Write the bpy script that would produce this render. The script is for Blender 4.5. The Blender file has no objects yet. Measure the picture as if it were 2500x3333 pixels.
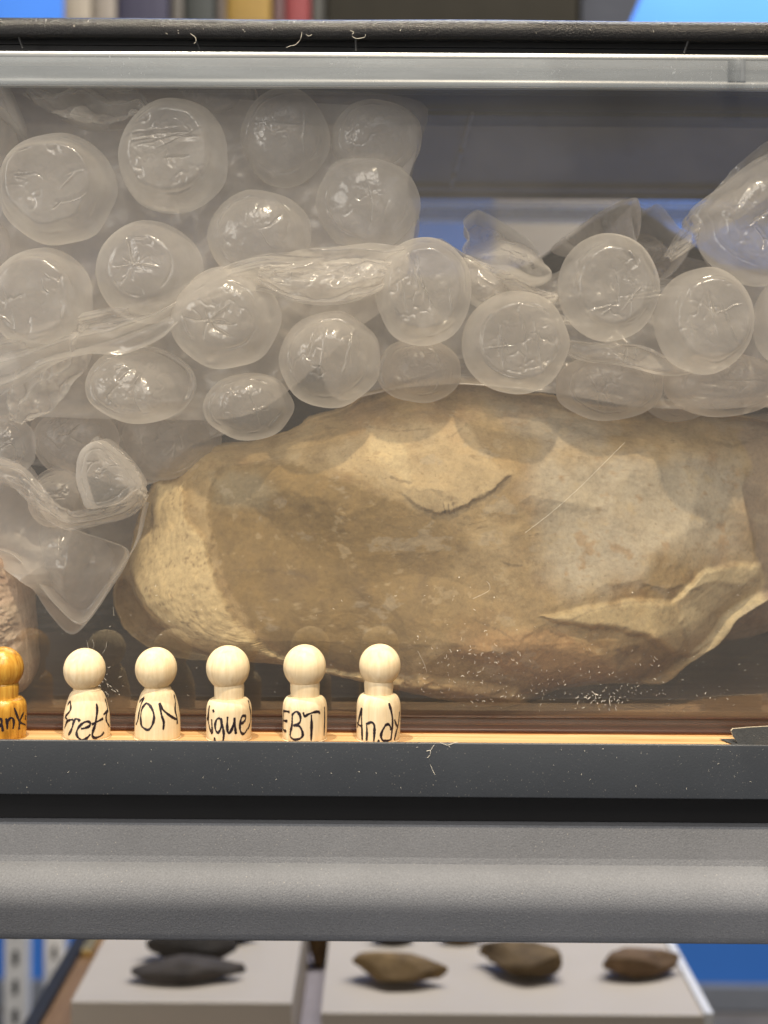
import bpy, math, random
import numpy as np
from mathutils import Matrix, Vector

S = bpy.context.scene
COL = S.collection

# ------------------------------------------------------------------ camera
F = 4631.0            # focal length in photo pixels (photo is 2500 x 3333)
UC, VH = 1250.0, 1356.0
CAMZ = 0.155
Y0 = 0.683            # depth of the row of dolls: world y = depth - Y0
ROLL = math.radians(0.40)
cam_d = bpy.data.cameras.new('camera')
cam = bpy.data.objects.new('camera', cam_d)
COL.objects.link(cam)
cam_d.sensor_fit = 'VERTICAL'
cam_d.sensor_height = 36.0
cam_d.lens = 36.0 * F / 3333.0
cam_d.shift_y = -(1666.5 - VH) / 3333.0
cam_d.clip_start = 0.02
cam_d.clip_end = 60
cam_d.dof.use_dof = True
cam_d.dof.focus_distance = 0.70
cam_d.dof.aperture_fstop = 6.5
cam.matrix_world = (Matrix.Translation((0, -Y0, CAMZ)) @ Matrix.Rotation(math.radians(90), 4, 'X')
                    @ Matrix.Rotation(ROLL, 4, 'Z'))
S.camera = cam

# ------------------------------------------------------------------ world and lamps
W = bpy.data.worlds.new('World')
S.world = W
W.use_nodes = True
W.node_tree.nodes['Background'].inputs[0].default_value = (0.78, 0.77, 0.78, 1)
W.node_tree.nodes['Background'].inputs[1].default_value = 0.20

def aim(o, tgt):
    d = Vector(tgt) - o.location
    o.rotation_euler = d.to_track_quat('-Z', 'Y').to_euler()

def spot(name, loc, tgt, watts, size, blend, radius, col):
    d = bpy.data.lights.new(name, 'SPOT')
    d.energy = watts; d.spot_size = math.radians(size); d.spot_blend = blend
    d.shadow_soft_size = radius; d.color = col
    o = bpy.data.objects.new(name, d); COL.objects.link(o)
    o.location = loc; aim(o, tgt)
    return o

def area(name, loc, tgt, watts, sx, sy, col):
    d = bpy.data.lights.new(name, 'AREA')
    d.energy = watts; d.shape = 'RECTANGLE'; d.size = sx; d.size_y = sy; d.color = col
    o = bpy.data.objects.new(name, d); COL.objects.link(o)
    o.location = loc; aim(o, tgt)
    return o

spot('key_spotlight', (0.16, -0.62, 1.42), (0.0, 0.05, 0.1), 106, 62, 0.5, 0.022, (1.0, 0.83, 0.60))
# museum spotlight; its cone edge imitates a cast shadow's edge across the tub lid
spot('overhead_spotlight', (-0.25, -0.14, 1.50), (-0.360, 0.0, 0.345), 96, 42.1, 0.01, 0.004, (1.0, 0.90, 0.73))
area('fill_lamp_over_background', (0.75, 1.15, 1.85), (0.75, 1.95, 0.0), 84, 2.2, 0.5, (1.0, 0.97, 0.94))  # lamp added so the wall and background are lit; fixture unseen
area('fill_lamp_behind_viewer', (0.1, -2.0, 1.9), (0.0, 0.1, 0.1), 46, 1.6, 1.0, (1.0, 0.92, 0.82))  # broad fill added to brighten rock and film; no known fixture
area('fill_lamp_left', (-1.75, -1.55, 0.60), (0.0, 0.3, -0.1), 27, 1.0, 1.2, (1.0, 0.95, 0.88))  # soft fill added to brighten plinth fronts and film; no known source

S.view_settings.view_transform = 'Standard'
S.view_settings.look = 'None'
S.view_settings.exposure = 0.0
S.view_settings.gamma = 1.0
S.view_settings.use_curve_mapping = False
S.render.engine = 'CYCLES'
S.cycles.use_denoising = True
S.cycles.transparent_max_bounces = 48
S.cycles.max_bounces = 10
S.cycles.transmission_bounces = 8
S.cycles.diffuse_bounces = 4
S.cycles.caustics_reflective = False
S.cycles.caustics_refractive = False
S.cycles.sample_clamp_indirect = 4.0

# ------------------------------------------------------------------ helpers
def P(u, v, D):
    """photo position + depth -> a point of the place (used to survey where things stand)"""
    du, dv = np.asarray(u, float) - UC, np.asarray(v, float) - VH
    c, s = math.cos(ROLL), math.sin(ROLL)
    a, b = du * c + dv * s, -du * s + dv * c
    return a / F * D, D - Y0 + 0 * a, CAMZ - b / F * D

def P1(u, v, D):
    x, y, z = P(u, v, D)
    return Vector((float(x), float(y), float(z)))

def k2(pts):           # survey sheet scale (1659 wide) -> photo pixels
    return [(x * 1.507, y * 1.507) for x, y in pts]

rng = np.random.default_rng(7)

def hash2(ix, iy, seed):
    h = (ix.astype(np.int64) * 374761393 + iy.astype(np.int64) * 668265263 + seed * 974634777) & 0x7fffffff
    h = ((h ^ (h >> 13)) * 1274126177) & 0x7fffffff
    return ((h ^ (h >> 16)) & 0xffff) / 65535.0

def vnoise(x, y, seed=0):
    ix, iy = np.floor(x), np.floor(y)
    fx, fy = x - ix, y - iy
    fx = fx * fx * (3 - 2 * fx); fy = fy * fy * (3 - 2 * fy)
    gx, gy = x - ix, y - iy
    def g(ox, oy):
        t = hash2(ix + ox, iy + oy, seed) * 2 * math.pi
        return .5 + .75 * (np.cos(t) * (gx - ox) + np.sin(t) * (gy - oy))
    a, b, c, d = g(0, 0), g(1, 0), g(0, 1), g(1, 1)
    return (a * (1 - fx) + b * fx) * (1 - fy) + (c * (1 - fx) + d * fx) * fy

def fbm(x, y, seed=0, octv=4, gain=0.5):
    t = np.zeros_like(x, float); a = 1.0; n = 0
    for i in range(octv):
        t += a * (vnoise(x, y, seed + i * 17) - 0.5); n += a
        x, y = x * 1.62 + y * 1.22 + 11.3, y * 1.62 - x * 1.22 - 7.1; a *= gain
    return t / n * 2

def sstep(a, b, x):
    t = np.clip((x - a) / (b - a), 0, 1)
    return t * t * (3 - 2 * t)

def sdf(px, py, poly):
    """signed distance to polygon, positive inside"""
    poly = np.array(poly, float); n = len(poly)
    d = np.full(px.shape, 1e18); ins = np.zeros(px.shape, bool)
    for i in range(n):
        x0, y0 = poly[i]; x1, y1 = poly[(i + 1) % n]
        ex, ey = x1 - x0, y1 - y0
        t = np.clip(((px - x0) * ex + (py - y0) * ey) / (ex * ex + ey * ey + 1e-12), 0, 1)
        d = np.minimum(d, (px - x0 - t * ex) ** 2 + (py - y0 - t * ey) ** 2)
        cond = ((y0 > py) != (y1 > py)) & (px < ex * (py - y0) / (ey + 1e-12) + x0)
        ins ^= cond
    return np.where(ins, 1, -1) * np.sqrt(d)

def smooth_closed(pts, n=8, tension=0.5):
    pts = np.array(pts, float); m = len(pts); out = []
    for i in range(m):
        p0, p1, p2, p3 = pts[(i - 1) % m], pts[i], pts[(i + 1) % m], pts[(i + 2) % m]
        for k in range(n):
            t = k / n
            out.append(0.5 * ((2 * p1) + (-p0 + p2) * t + (2 * p0 - 5 * p1 + 4 * p2 - p3) * t * t
                              + (-p0 + 3 * p1 - 3 * p2 + p3) * t ** 3))
    return np.array(out)

def smooth_open(pts, n=6):
    pts = np.array(pts, float); m = len(pts)
    if m == 2:
        return np.array([pts[0] + (pts[1] - pts[0]) * t for t in np.linspace(0, 1, n)])
    out = []
    for i in range(m - 1):
        p0, p1, p2, p3 = pts[max(i - 1, 0)], pts[i], pts[i + 1], pts[min(i + 2, m - 1)]
        for k in range(n):
            t = k / n
            out.append(0.5 * ((2 * p1) + (-p0 + p2) * t + (2 * p0 - 5 * p1 + 4 * p2 - p3) * t * t
                              + (-p0 + 3 * p1 - 3 * p2 + p3) * t ** 3))
    out.append(pts[-1])
    return np.array(out)

def mesh_obj(name, verts, faces, mat, parent=None, smooth=True, colors=None):
    v = np.asarray(verts, float)
    if parent is not None:
        off = Vector((0, 0, 0)); p = parent
        while p is not None:
            off += p.location; p = p.parent
        v = v - np.array(off)
    me = bpy.data.meshes.new(name)
    if isinstance(faces, tuple) and isinstance(faces[0], np.ndarray):      # (triangles, quads) as arrays
        tr, qd = faces
        nl = tr.size + qd.size
        me.vertices.add(len(v)); me.vertices.foreach_set('co', v.astype(np.float32).ravel())
        me.loops.add(nl); me.loops.foreach_set('vertex_index', np.concatenate([tr.ravel(), qd.ravel()]).astype(np.int32))
        me.polygons.add(len(tr) + len(qd))
        st_ = np.concatenate([np.arange(len(tr)) * 3, tr.size + np.arange(len(qd)) * 4]).astype(np.int32)
        me.polygons.foreach_set('loop_start', st_)
        me.update(calc_edges=True); me.validate()
    else:
        me.from_pydata([tuple(q) for q in v], [], [tuple(int(i) for i in f) for f in faces])
    if smooth:
        me.polygons.foreach_set('use_smooth', [True] * len(me.polygons))
    if colors is not None:
        ca = me.color_attributes.new('tint', 'FLOAT_COLOR', 'POINT')
        c4 = np.concatenate([colors, np.ones((len(colors), 1))], 1).astype(np.float32)
        ca.data.foreach_set('color', c4.ravel())
    me.update()
    o = bpy.data.objects.new(name, me)
    COL.objects.link(o)
    if mat: me.materials.append(mat)
    if parent is not None: o.parent = parent
    return o

def tag(o, label, cat=None, group=None, kind=None):
    if label: o['label'] = label
    if cat: o['category'] = cat
    if group: o['group'] = group
    if kind: o['kind'] = kind
    return o

def thing(name, loc, label, cat, group=None):
    o = bpy.data.objects.new(name, None); COL.objects.link(o)
    o.location = loc; o.empty_display_size = 0.02
    return tag(o, label, cat, group)

def extrude_x(profile, x0, x1, nx=2, closed=True, wob=None):
    """profile list of (y,z) swept along x"""
    pr = np.array(profile, float); m = len(pr)
    V, Fc = [], []
    xs = np.linspace(x0, x1, nx)
    for i, x in enumerate(xs):
        w = wob(x) if wob else 0
        for y, z in pr: V.append((x, y, z + w))
    for i in range(nx - 1):
        for j in range(m if closed else m - 1):
            a = i * m + j; b = i * m + (j + 1) % m
            Fc.append((a, b, b + m, a + m))
    if closed:
        Fc.append(tuple(range(m))); Fc.append(tuple(reversed(range((nx - 1) * m, nx * m))))
    return V, Fc

def rounded(pts, r, n=5):
    """round the corners of a closed (y,z) profile; r one number or one per point"""
    out = []; m = len(pts)
    for i in range(m):
        p = Vector(pts[i]); a = Vector(pts[i - 1]); b = Vector(pts[(i + 1) % m])
        ri = r[i] if isinstance(r, (list, tuple)) else r
        if ri <= 0: out.append(tuple(p)); continue
        da, db = (a - p), (b - p)
        ra = min(ri, da.length * 0.49); rb = min(ri, db.length * 0.49)
        s, e = p + da.normalized() * ra, p + db.normalized() * rb
        for k in range(n + 1):
            t = k / n
            out.append(tuple(s * (1 - t) ** 2 + p * 2 * t * (1 - t) + e * t * t))
    return out

def box(name, c, s, mat, parent=None, bevel=0.001, rotz=0):
    x, y, z = [q / 2 for q in s]
    b = min(bevel, x * .9, y * .9, z * .9)
    V, Fc = [], []
    pr = rounded([(-y, -z), (y, -z), (y, z), (-y, z)], b, 3)
    V, Fc = extrude_x(pr, -x, x, 2)
    ca, sa = math.cos(rotz), math.sin(rotz)
    V = [(c[0] + px * ca - py * sa, c[1] + px * sa + py * ca, c[2] + pz) for px, py, pz in V]
    return mesh_obj(name, V, Fc, mat, parent, smooth=False)

def tube(path, r, n=6, taper=None):
    path = np.array(path, float); V, Fc = [], []
    for i, p in enumerate(path):
        t = path[min(i + 1, len(path) - 1)] - path[max(i - 1, 0)]
        t = t / (np.linalg.norm(t) + 1e-12)
        a = np.cross(t, (0, 0, 1.0) if abs(t[2]) < .9 else (1.0, 0, 0)); a /= np.linalg.norm(a)
        b = np.cross(t, a)
        rr = r * (taper[i] if taper is not None else 1)
        for k in range(n):
            q = 2 * math.pi * k / n
            V.append(p + rr * (math.cos(q) * a + math.sin(q) * b))
    for i in range(len(path) - 1):
        for k in range(n):
            Fc.append((i * n + k, i * n + (k + 1) % n, (i + 1) * n + (k + 1) % n, (i + 1) * n + k))
    Fc.append(tuple(range(n))); Fc.append(tuple(reversed(range((len(path) - 1) * n, len(path) * n))))
    return V, Fc

# ------------------------------------------------------------------ materials
def mat_new(name):
    m = bpy.data.materials.new(name); m.use_nodes = True
    nt = m.node_tree; nt.nodes.clear()
    out = nt.nodes.new('ShaderNodeOutputMaterial')
    return m, nt, out

def N(nt, t, **kw):
    n = nt.nodes.new(t)
    for k, v in kw.items():
        if k in n.inputs: n.inputs[k].default_value = v
        else: setattr(n, k, v)
    return n

def L(nt, a, b): nt.links.new(a, b)

def ramp(nt, src, stops):
    r = nt.nodes.new('ShaderNodeValToRGB')
    while len(r.color_ramp.elements) < len(stops): r.color_ramp.elements.new(0.5)
    for e, (p, c) in zip(r.color_ramp.elements, stops):
        e.position = p; e.color = (*c, 1) if len(c) == 3 else c
    if src is not None: L(nt, src, r.inputs[0])
    return r

def coords(nt, scale=(1, 1, 1), rot=(0, 0, 0)):
    tc = nt.nodes.new('ShaderNodeTexCoord'); mp = nt.nodes.new('ShaderNodeMapping')
    mp.inputs['Scale'].default_value = scale; mp.inputs['Rotation'].default_value = rot
    L(nt, tc.outputs['Object'], mp.inputs[0])
    return mp.outputs[0]

def noise(nt, vec, scale, detail=4, rough=0.55, dist=0):
    n = N(nt, 'ShaderNodeTexNoise'); n.inputs['Scale'].default_value = scale
    n.inputs['Detail'].default_value = detail; n.inputs['Roughness'].default_value = rough
    n.inputs['Distortion'].default_value = dist
    L(nt, vec, n.inputs['Vector'])
    return n.outputs['Fac']

def bump(nt, h, strength, dist):
    b = N(nt, 'ShaderNodeBump'); b.inputs['Strength'].default_value = strength
    b.inputs['Distance'].default_value = dist; L(nt, h, b.inputs['Height'])
    return b.outputs['Normal']

def simple(name, col, rough=0.6, var=0.08, scale=60, metal=0, bumpd=0.0, spec=0.5):
    m, nt, out = mat_new(name)
    v = coords(nt); n = noise(nt, v, scale)
    c0 = tuple(max(0, c * (1 - var)) for c in col); c1 = tuple(min(1, c * (1 + var)) for c in col)
    r = ramp(nt, n, [(0.3, c0), (0.7, c1)])
    p = N(nt, 'ShaderNodeBsdfPrincipled'); p.inputs['Roughness'].default_value = rough
    p.inputs['Metallic'].default_value = metal; p.inputs['Specular IOR Level'].default_value = spec
    L(nt, r.outputs[0], p.inputs['Base Color'])
    if bumpd: L(nt, bump(nt, noise(nt, v, scale * 8, 3), 0.6, bumpd), p.inputs['Normal'])
    L(nt, p.outputs[0], out.inputs[0])
    return m

def m_powder(name, col, rough, speck, grain, spec=0.5):
    """powder-coated steel: fine orange-peel, pale dust flecks"""
    m, nt, out = mat_new(name)
    v = coords(nt)
    big = noise(nt, coords(nt, (1, 1, 1.5)), 9, 5, .6)
    r = ramp(nt, big, [(0.3, tuple(c * .86 for c in col)), (0.72, tuple(c * 1.14 for c in col))])
    fl = noise(nt, v, 1500, 2, .5)
    fm = ramp(nt, fl, [(0.70, (0, 0, 0)), (0.76, (speck, speck, speck))])
    patch_n = noise(nt, v, 40, 3)
    fm2 = N(nt, 'ShaderNodeMath', operation='MULTIPLY'); L(nt, fm.outputs[0], fm2.inputs[0]); L(nt, patch_n, fm2.inputs[1])
    mx = N(nt, 'ShaderNodeMix', data_type='RGBA')
    L(nt, fm2.outputs[0], mx.inputs[0]); L(nt, r.outputs[0], mx.inputs[6]); mx.inputs[7].default_value = (.62, .56, .47, 1)
    fg_ = ramp(nt, noise(nt, v, 1100, 3, .7), [(.3, (.84, .84, .84)), (.7, (1.16, 1.16, 1.15))])
    mg = N(nt, 'ShaderNodeMix', data_type='RGBA', blend_type='MULTIPLY'); mg.inputs[0].default_value = min(1, grain * 2)
    L(nt, mx.outputs[2], mg.inputs[6]); L(nt, fg_.outputs[0], mg.inputs[7])
    p = N(nt, 'ShaderNodeBsdfPrincipled'); p.inputs['Specular IOR Level'].default_value = spec
    rr = N(nt, 'ShaderNodeMapRange'); L(nt, big, rr.inputs[0])
    rr.inputs['To Min'].default_value = rough - .06; rr.inputs['To Max'].default_value = rough + .08
    L(nt, rr.outputs[0], p.inputs['Roughness'])
    L(nt, mg.outputs[2], p.inputs['Base Color'])
    L(nt, bump(nt, noise(nt, v, 1300, 3, .6), grain, 0.0008), p.inputs['Normal'])
    L(nt, p.outputs[0], out.inputs[0])
    return m

def m_film(name, opac, edge, tint=(0.92, 0.90, 0.88), gloss=0.16, gl=0.9, wr=0.5):
    """thin polythene: scatters a little, more at grazing angles, glossy creases"""
    m, nt, out = mat_new(name)
    v = coords(nt)
    b = bump(nt, noise(nt, v, 55, 4, .6, 1.5), wr, 0.002)
    lw = N(nt, 'ShaderNodeLayerWeight'); lw.inputs['Blend'].default_value = 0.5
    pw = N(nt, 'ShaderNodeMath', operation='POWER'); L(nt, lw.outputs['Facing'], pw.inputs[0]); pw.inputs[1].default_value = 1.4
    mu = N(nt, 'ShaderNodeMath', operation='MULTIPLY_ADD'); L(nt, pw.outputs[0], mu.inputs[0])
    mu.inputs[1].default_value = edge
    cl = noise(nt, v, 30, 4)
    cr = N(nt, 'ShaderNodeMapRange'); L(nt, cl, cr.inputs[0]); cr.inputs['From Min'].default_value = .3; cr.inputs['From Max'].default_value = .7
    cr.inputs['To Min'].default_value = opac * .75; cr.inputs['To Max'].default_value = opac * 1.25
    L(nt, cr.outputs[0], mu.inputs[2]); mu.use_clamp = True
    df = N(nt, 'ShaderNodeBsdfDiffuse'); df.inputs[0].default_value = (*tint, 1)
    tr = N(nt, 'ShaderNodeBsdfTranslucent'); tr.inputs[0].default_value = (*tint, 1)
    sc = N(nt, 'ShaderNodeMixShader'); sc.inputs[0].default_value = .7
    L(nt, df.outputs[0], sc.inputs[1]); L(nt, tr.outputs[0], sc.inputs[2])
    tp = N(nt, 'ShaderNodeBsdfTransparent')
    m1 = N(nt, 'ShaderNodeMixShader'); L(nt, mu.outputs[0], m1.inputs[0]); L(nt, tp.outputs[0], m1.inputs[1]); L(nt, sc.outputs[0], m1.inputs[2])
    gs = N(nt, 'ShaderNodeBsdfAnisotropic'); gs.inputs['Roughness'].default_value = gloss; L(nt, b, gs.inputs['Normal'])
    fr = N(nt, 'ShaderNodeFresnel'); fr.inputs[0].default_value = 1.5
    fg = N(nt, 'ShaderNodeMath', operation='MULTIPLY'); L(nt, fr.outputs[0], fg.inputs[0]); fg.inputs[1].default_value = gl
    fc = N(nt, 'ShaderNodeMath', operation='MINIMUM'); L(nt, fg.outputs[0], fc.inputs[0]); fc.inputs[1].default_value = .075
    m2 = N(nt, 'ShaderNodeMixShader'); L(nt, fc.outputs[0], m2.inputs[0]); L(nt, m1.outputs[0], m2.inputs[1]); L(nt, gs.outputs[0], m2.inputs[2])
    L(nt, m2.outputs[0], out.inputs[0])
    return m

def m_clear(name, haze, refl, tint=(0.97, 0.97, 0.96), rough=0.02):
    """clear moulded wall of a storage tub: see-through, mirrors what stands before it, faint haze"""
    m, nt, out = mat_new(name)
    v = coords(nt)
    tp = N(nt, 'ShaderNodeBsdfTransparent'); tp.inputs[0].default_value = (*tint, 1)
    df = N(nt, 'ShaderNodeBsdfDiffuse'); df.inputs[0].default_value = (.8, .78, .75, 1)
    tr = N(nt, 'ShaderNodeBsdfTranslucent'); tr.inputs[0].default_value = (.8, .78, .75, 1)
    sc = N(nt, 'ShaderNodeMixShader'); sc.inputs[0].default_value = .5
    L(nt, df.outputs[0], sc.inputs[1]); L(nt, tr.outputs[0], sc.inputs[2])
    hz = N(nt, 'ShaderNodeMapRange'); L(nt, noise(nt, v, 12, 6, .65), hz.inputs[0])
    hz.inputs['From Min'].default_value = .3; hz.inputs['From Max'].default_value = .7
    hz.inputs['To Min'].default_value = haze * .7; hz.inputs['To Max'].default_value = haze * 1.3
    m1 = N(nt, 'ShaderNodeMixShader'); L(nt, hz.outputs[0], m1.inputs[0]); L(nt, tp.outputs[0], m1.inputs[1]); L(nt, sc.outputs[0], m1.inputs[2])
    gs = N(nt, 'ShaderNodeBsdfAnisotropic'); gs.inputs['Roughness'].default_value = rough
    fr = N(nt, 'ShaderNodeFresnel'); fr.inputs[0].default_value = 1.5
    fg = N(nt, 'ShaderNodeMath', operation='MULTIPLY'); L(nt, fr.outputs[0], fg.inputs[0]); fg.inputs[1].default_value = refl
    m2 = N(nt, 'ShaderNodeMixShader'); L(nt, fg.outputs[0], m2.inputs[0]); L(nt, m1.outputs[0], m2.inputs[1]); L(nt, gs.outputs[0], m2.inputs[2])
    L(nt, m2.outputs[0], out.inputs[0])
    return m

def m_wood(name, c0, c1, scale, rough=.5, dark=None, spec=.4):
    m, nt, out = mat_new(name)
    v0 = coords(nt, scale); oi = N(nt, 'ShaderNodeObjectInfo')
    va = N(nt, 'ShaderNodeVectorMath', operation='ADD'); L(nt, v0, va.inputs[0])
    sm_ = N(nt, 'ShaderNodeMath', operation='MULTIPLY'); L(nt, oi.outputs['Random'], sm_.inputs[0]); sm_.inputs[1].default_value = 7.0
    L(nt, sm_.outputs[0], va.inputs[1]); v = va.outputs[0]
    n = noise(nt, v, 14, 6, .6, .6)
    spec_ = spec
    st = [(0.28, c0), (0.7, c1)] if dark is None else [(0.2, dark), (0.42, c0), (0.75, c1)]
    r = ramp(nt, n, st)
    p = N(nt, 'ShaderNodeBsdfPrincipled'); p.inputs['Roughness'].default_value = rough; p.inputs['Specular IOR Level'].default_value = spec_
    L(nt, r.outputs[0], p.inputs['Base Color'])
    L(nt, bump(nt, noise(nt, v, 60, 4), .3, .0004), p.inputs['Normal'])
    L(nt, p.outputs[0], out.inputs[0])
    return m

def m_stone(name, rough=.75, speck=0.5, bd=.0009):
    """flint: colour comes with the stone's own patches; grain, flecks and fine relief here"""
    m, nt, out = mat_new(name)
    v = coords(nt)
    at = N(nt, 'ShaderNodeVertexColor'); at.layer_name = 'tint'
    n1 = noise(nt, v, 70, 7, .68, .4)
    g = ramp(nt, n1, [(0.25, (.66, .63, .60)), (0.5, (1.0, 1.0, 1.0)), (0.78, (1.16, 1.12, 1.06))])
    mx = N(nt, 'ShaderNodeMix', data_type='RGBA', blend_type='MULTIPLY'); mx.inputs[0].default_value = 1
    L(nt, at.outputs[0], mx.inputs[6]); L(nt, g.outputs[0], mx.inputs[7])
    fg2 = ramp(nt, noise(nt, v, 480, 8, .8), [(.28, (.74, .72, .69)), (.5, (1, 1, 1)), (.74, (1.2, 1.18, 1.13))])
    mfg = N(nt, 'ShaderNodeMix', data_type='RGBA', blend_type='MULTIPLY'); mfg.inputs[0].default_value = 1
    L(nt, mx.outputs[2], mfg.inputs[6]); L(nt, fg2.outputs[0], mfg.inputs[7])
    n2 = noise(nt, v, 420, 4, .6)
    n2m = noise(nt, v, 26, 4, .6)
    sp = ramp(nt, n2, [(0.64, (0, 0, 0)), (0.72, (speck,) * 3)])
    spm = ramp(nt, n2m, [(0.48, (0, 0, 0)), (0.66, (1, 1, 1))])
    sm = N(nt, 'ShaderNodeMath', operation='MULTIPLY'); L(nt, sp.outputs[0], sm.inputs[0]); L(nt, spm.outputs[0], sm.inputs[1])
    m2 = N(nt, 'ShaderNodeMix', data_type='RGBA'); L(nt, sm.outputs[0], m2.inputs[0]); L(nt, mfg.outputs[2], m2.inputs[6]); m2.inputs[7].default_value = (.10, .07, .045, 1)
    p = N(nt, 'ShaderNodeBsdfPrincipled'); p.inputs['Roughness'].default_value = rough
    p.inputs['Specular IOR Level'].default_value = .35
    L(nt, m2.outputs[2], p.inputs['Base Color'])
    L(nt, bump(nt, noise(nt, v, 260, 9, .78), .45, bd), p.inputs['Normal'])
    L(nt, p.outputs[0], out.inputs[0])
    return m

def m_rim(name):
    m, nt, out = mat_new(name)
    v = coords(nt)
    sv = coords(nt, (0.25, 1, 3))
    df = N(nt, 'ShaderNodeBsdfDiffuse'); df.inputs[0].default_value = (.52, .565, .61, 1)
    tr = N(nt, 'ShaderNodeBsdfTranslucent'); tr.inputs[0].default_value = (.52, .565, .61, 1)
    sc = N(nt, 'ShaderNodeMixShader'); sc.inputs[0].default_value = .45
    L(nt, df.outputs[0], sc.inputs[1]); L(nt, tr.outputs[0], sc.inputs[2])
    tp = N(nt, 'ShaderNodeBsdfTransparent'); tp.inputs[0].default_value = (.9, .91, .92, 1)
    hz = N(nt, 'ShaderNodeMapRange'); L(nt, noise(nt, sv, 50, 6, .65), hz.inputs[0])
    hz.inputs['From Min'].default_value = .3; hz.inputs['From Max'].default_value = .7
    hz.inputs['To Min'].default_value = .22; hz.inputs['To Max'].default_value = .36
    sp = ramp(nt, noise(nt, v, 520, 4, .6), [(.64, (0, 0, 0)), (.72, (.5, .5, .5))])
    ms = ramp(nt, noise(nt, v, 24, 4, .6), [(.50, (0, 0, 0)), (.64, (1, 1, 1))])
    mm = N(nt, 'ShaderNodeMath', operation='MULTIPLY'); L(nt, sp.outputs[0], mm.inputs[0]); L(nt, ms.outputs[0], mm.inputs[1])
    ad = N(nt, 'ShaderNodeMath', operation='ADD', use_clamp=True); L(nt, hz.outputs[0], ad.inputs[0]); L(nt, mm.outputs[0], ad.inputs[1])
    m1 = N(nt, 'ShaderNodeMixShader'); L(nt, ad.outputs[0], m1.inputs[0]); L(nt, tp.outputs[0], m1.inputs[1]); L(nt, sc.outputs[0], m1.inputs[2])
    gs = N(nt, 'ShaderNodeBsdfAnisotropic'); gs.inputs['Roughness'].default_value = .34
    L(nt, bump(nt, noise(nt, v, 200, 3), .2, .0004), gs.inputs['Normal'])
    fr = N(nt, 'ShaderNodeFresnel'); fr.inputs[0].default_value = 1.5
    fh = N(nt, 'ShaderNodeMath', operation='MULTIPLY'); L(nt, fr.outputs[0], fh.inputs[0]); fh.inputs[1].default_value = .5
    m2 = N(nt, 'ShaderNodeMixShader'); L(nt, fh.outputs[0], m2.inputs[0]); L(nt, m1.outputs[0], m2.inputs[1]); L(nt, gs.outputs[0], m2.inputs[2])
    L(nt, m2.outputs[0], out.inputs[0])
    return m

M_LID = m_powder('black_lid_plastic', (.010, .010, .011), .21, .30, .55, .25)
M_LIDIN = simple('black_lid_inside', (.030, .031, .033), .5, .1, 30)
M_FASCIA = m_powder('charcoal_fascia_paint', (.038, .044, .054), .45, .8, .12)
M_GROOVE = simple('black_channel', (.008, .008, .009), .6, .1, 40)
M_RAIL = m_powder('grey_powder_coat', (.150, .158, .178), .60, 1.0, .5, .28)
M_PLATE = m_powder('grey_plate_coat', (.140, .147, .165), .6, 1.0, .5, .28)
M_FILM_A = m_film('bubble_film_front', .38, .28, (.96, .93, .89), .20, 1.2, .05)
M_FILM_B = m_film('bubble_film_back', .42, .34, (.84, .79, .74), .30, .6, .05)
M_FILM_S = m_film('bubble_sheet_film', .66, .22, (.93, .89, .84), .26, .7, .08)
M_WALL = m_clear('clear_tub_front', .108, 2.3)
M_WALLB = m_clear('clear_tub_wall', .04, .8, (.93, .94, .95), .08)
M_BASE = m_clear('clear_tub_base', .05, .8, (.72, .70, .68), .15)
M_RIM = m_rim('frosted_rim_plastic')
M_STONE = m_stone('flint')
M_STONE2 = m_stone('dark_flint', .8, .8, .003)
M_BOARD = m_wood('shelf_board_wood', (.47, .275, .115), (.70, .50, .28), (.7, 22, 22), .42, (.32, .14, .04))
M_DOLL = m_wood('pale_birch', (.64, .495, .295), (.81, .68, .47), (26, 26, 2.0), .72, None, .2)
M_DOLLS = m_wood('stained_wood', (.42, .20, .025), (.68, .40, .07), (30, 30, 3.0), .25, (.09, .04, .008))
M_INK = simple('marker_ink', (.012, .006, .012), .45, .2, 300)
M_DUST = simple('dust', (.85, .80, .70), .8, .05, 300)
M_CARD = m_powder('dark_card', (.050, .053, .057), .75, .6, .5, .2)
M_CARDE = simple('card_edge', (.62, .55, .42), .8, .05, 200)
M_BLUE = simple('blue_wall_paint', (.045, .21, .72), .55, .05, 3)
M_FLOOR = simple('grey_floor', (.16, .15, .145), .6, .12, 8)
M_WHITE = simple('white_plinth_paint', (.50, .44, .365), .6, .03, 12)
M_WHITE2 = simple('white_steel', (.72, .71, .69), .4, .06, 30)
M_TABLE = m_wood('table_wood', (.20, .11, .05), (.33, .20, .10), (12, 1.2, 12), .5)
M_BLACK = simple('black_trim', (.015, .014, .013), .5, .1, 30)
M_BRASS = simple('brass_corner', (.75, .55, .22), .35, .1, 40, .9)
M_PAGE = simple('paper_pages', (.70, .64, .52), .8, .05, 300)

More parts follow.
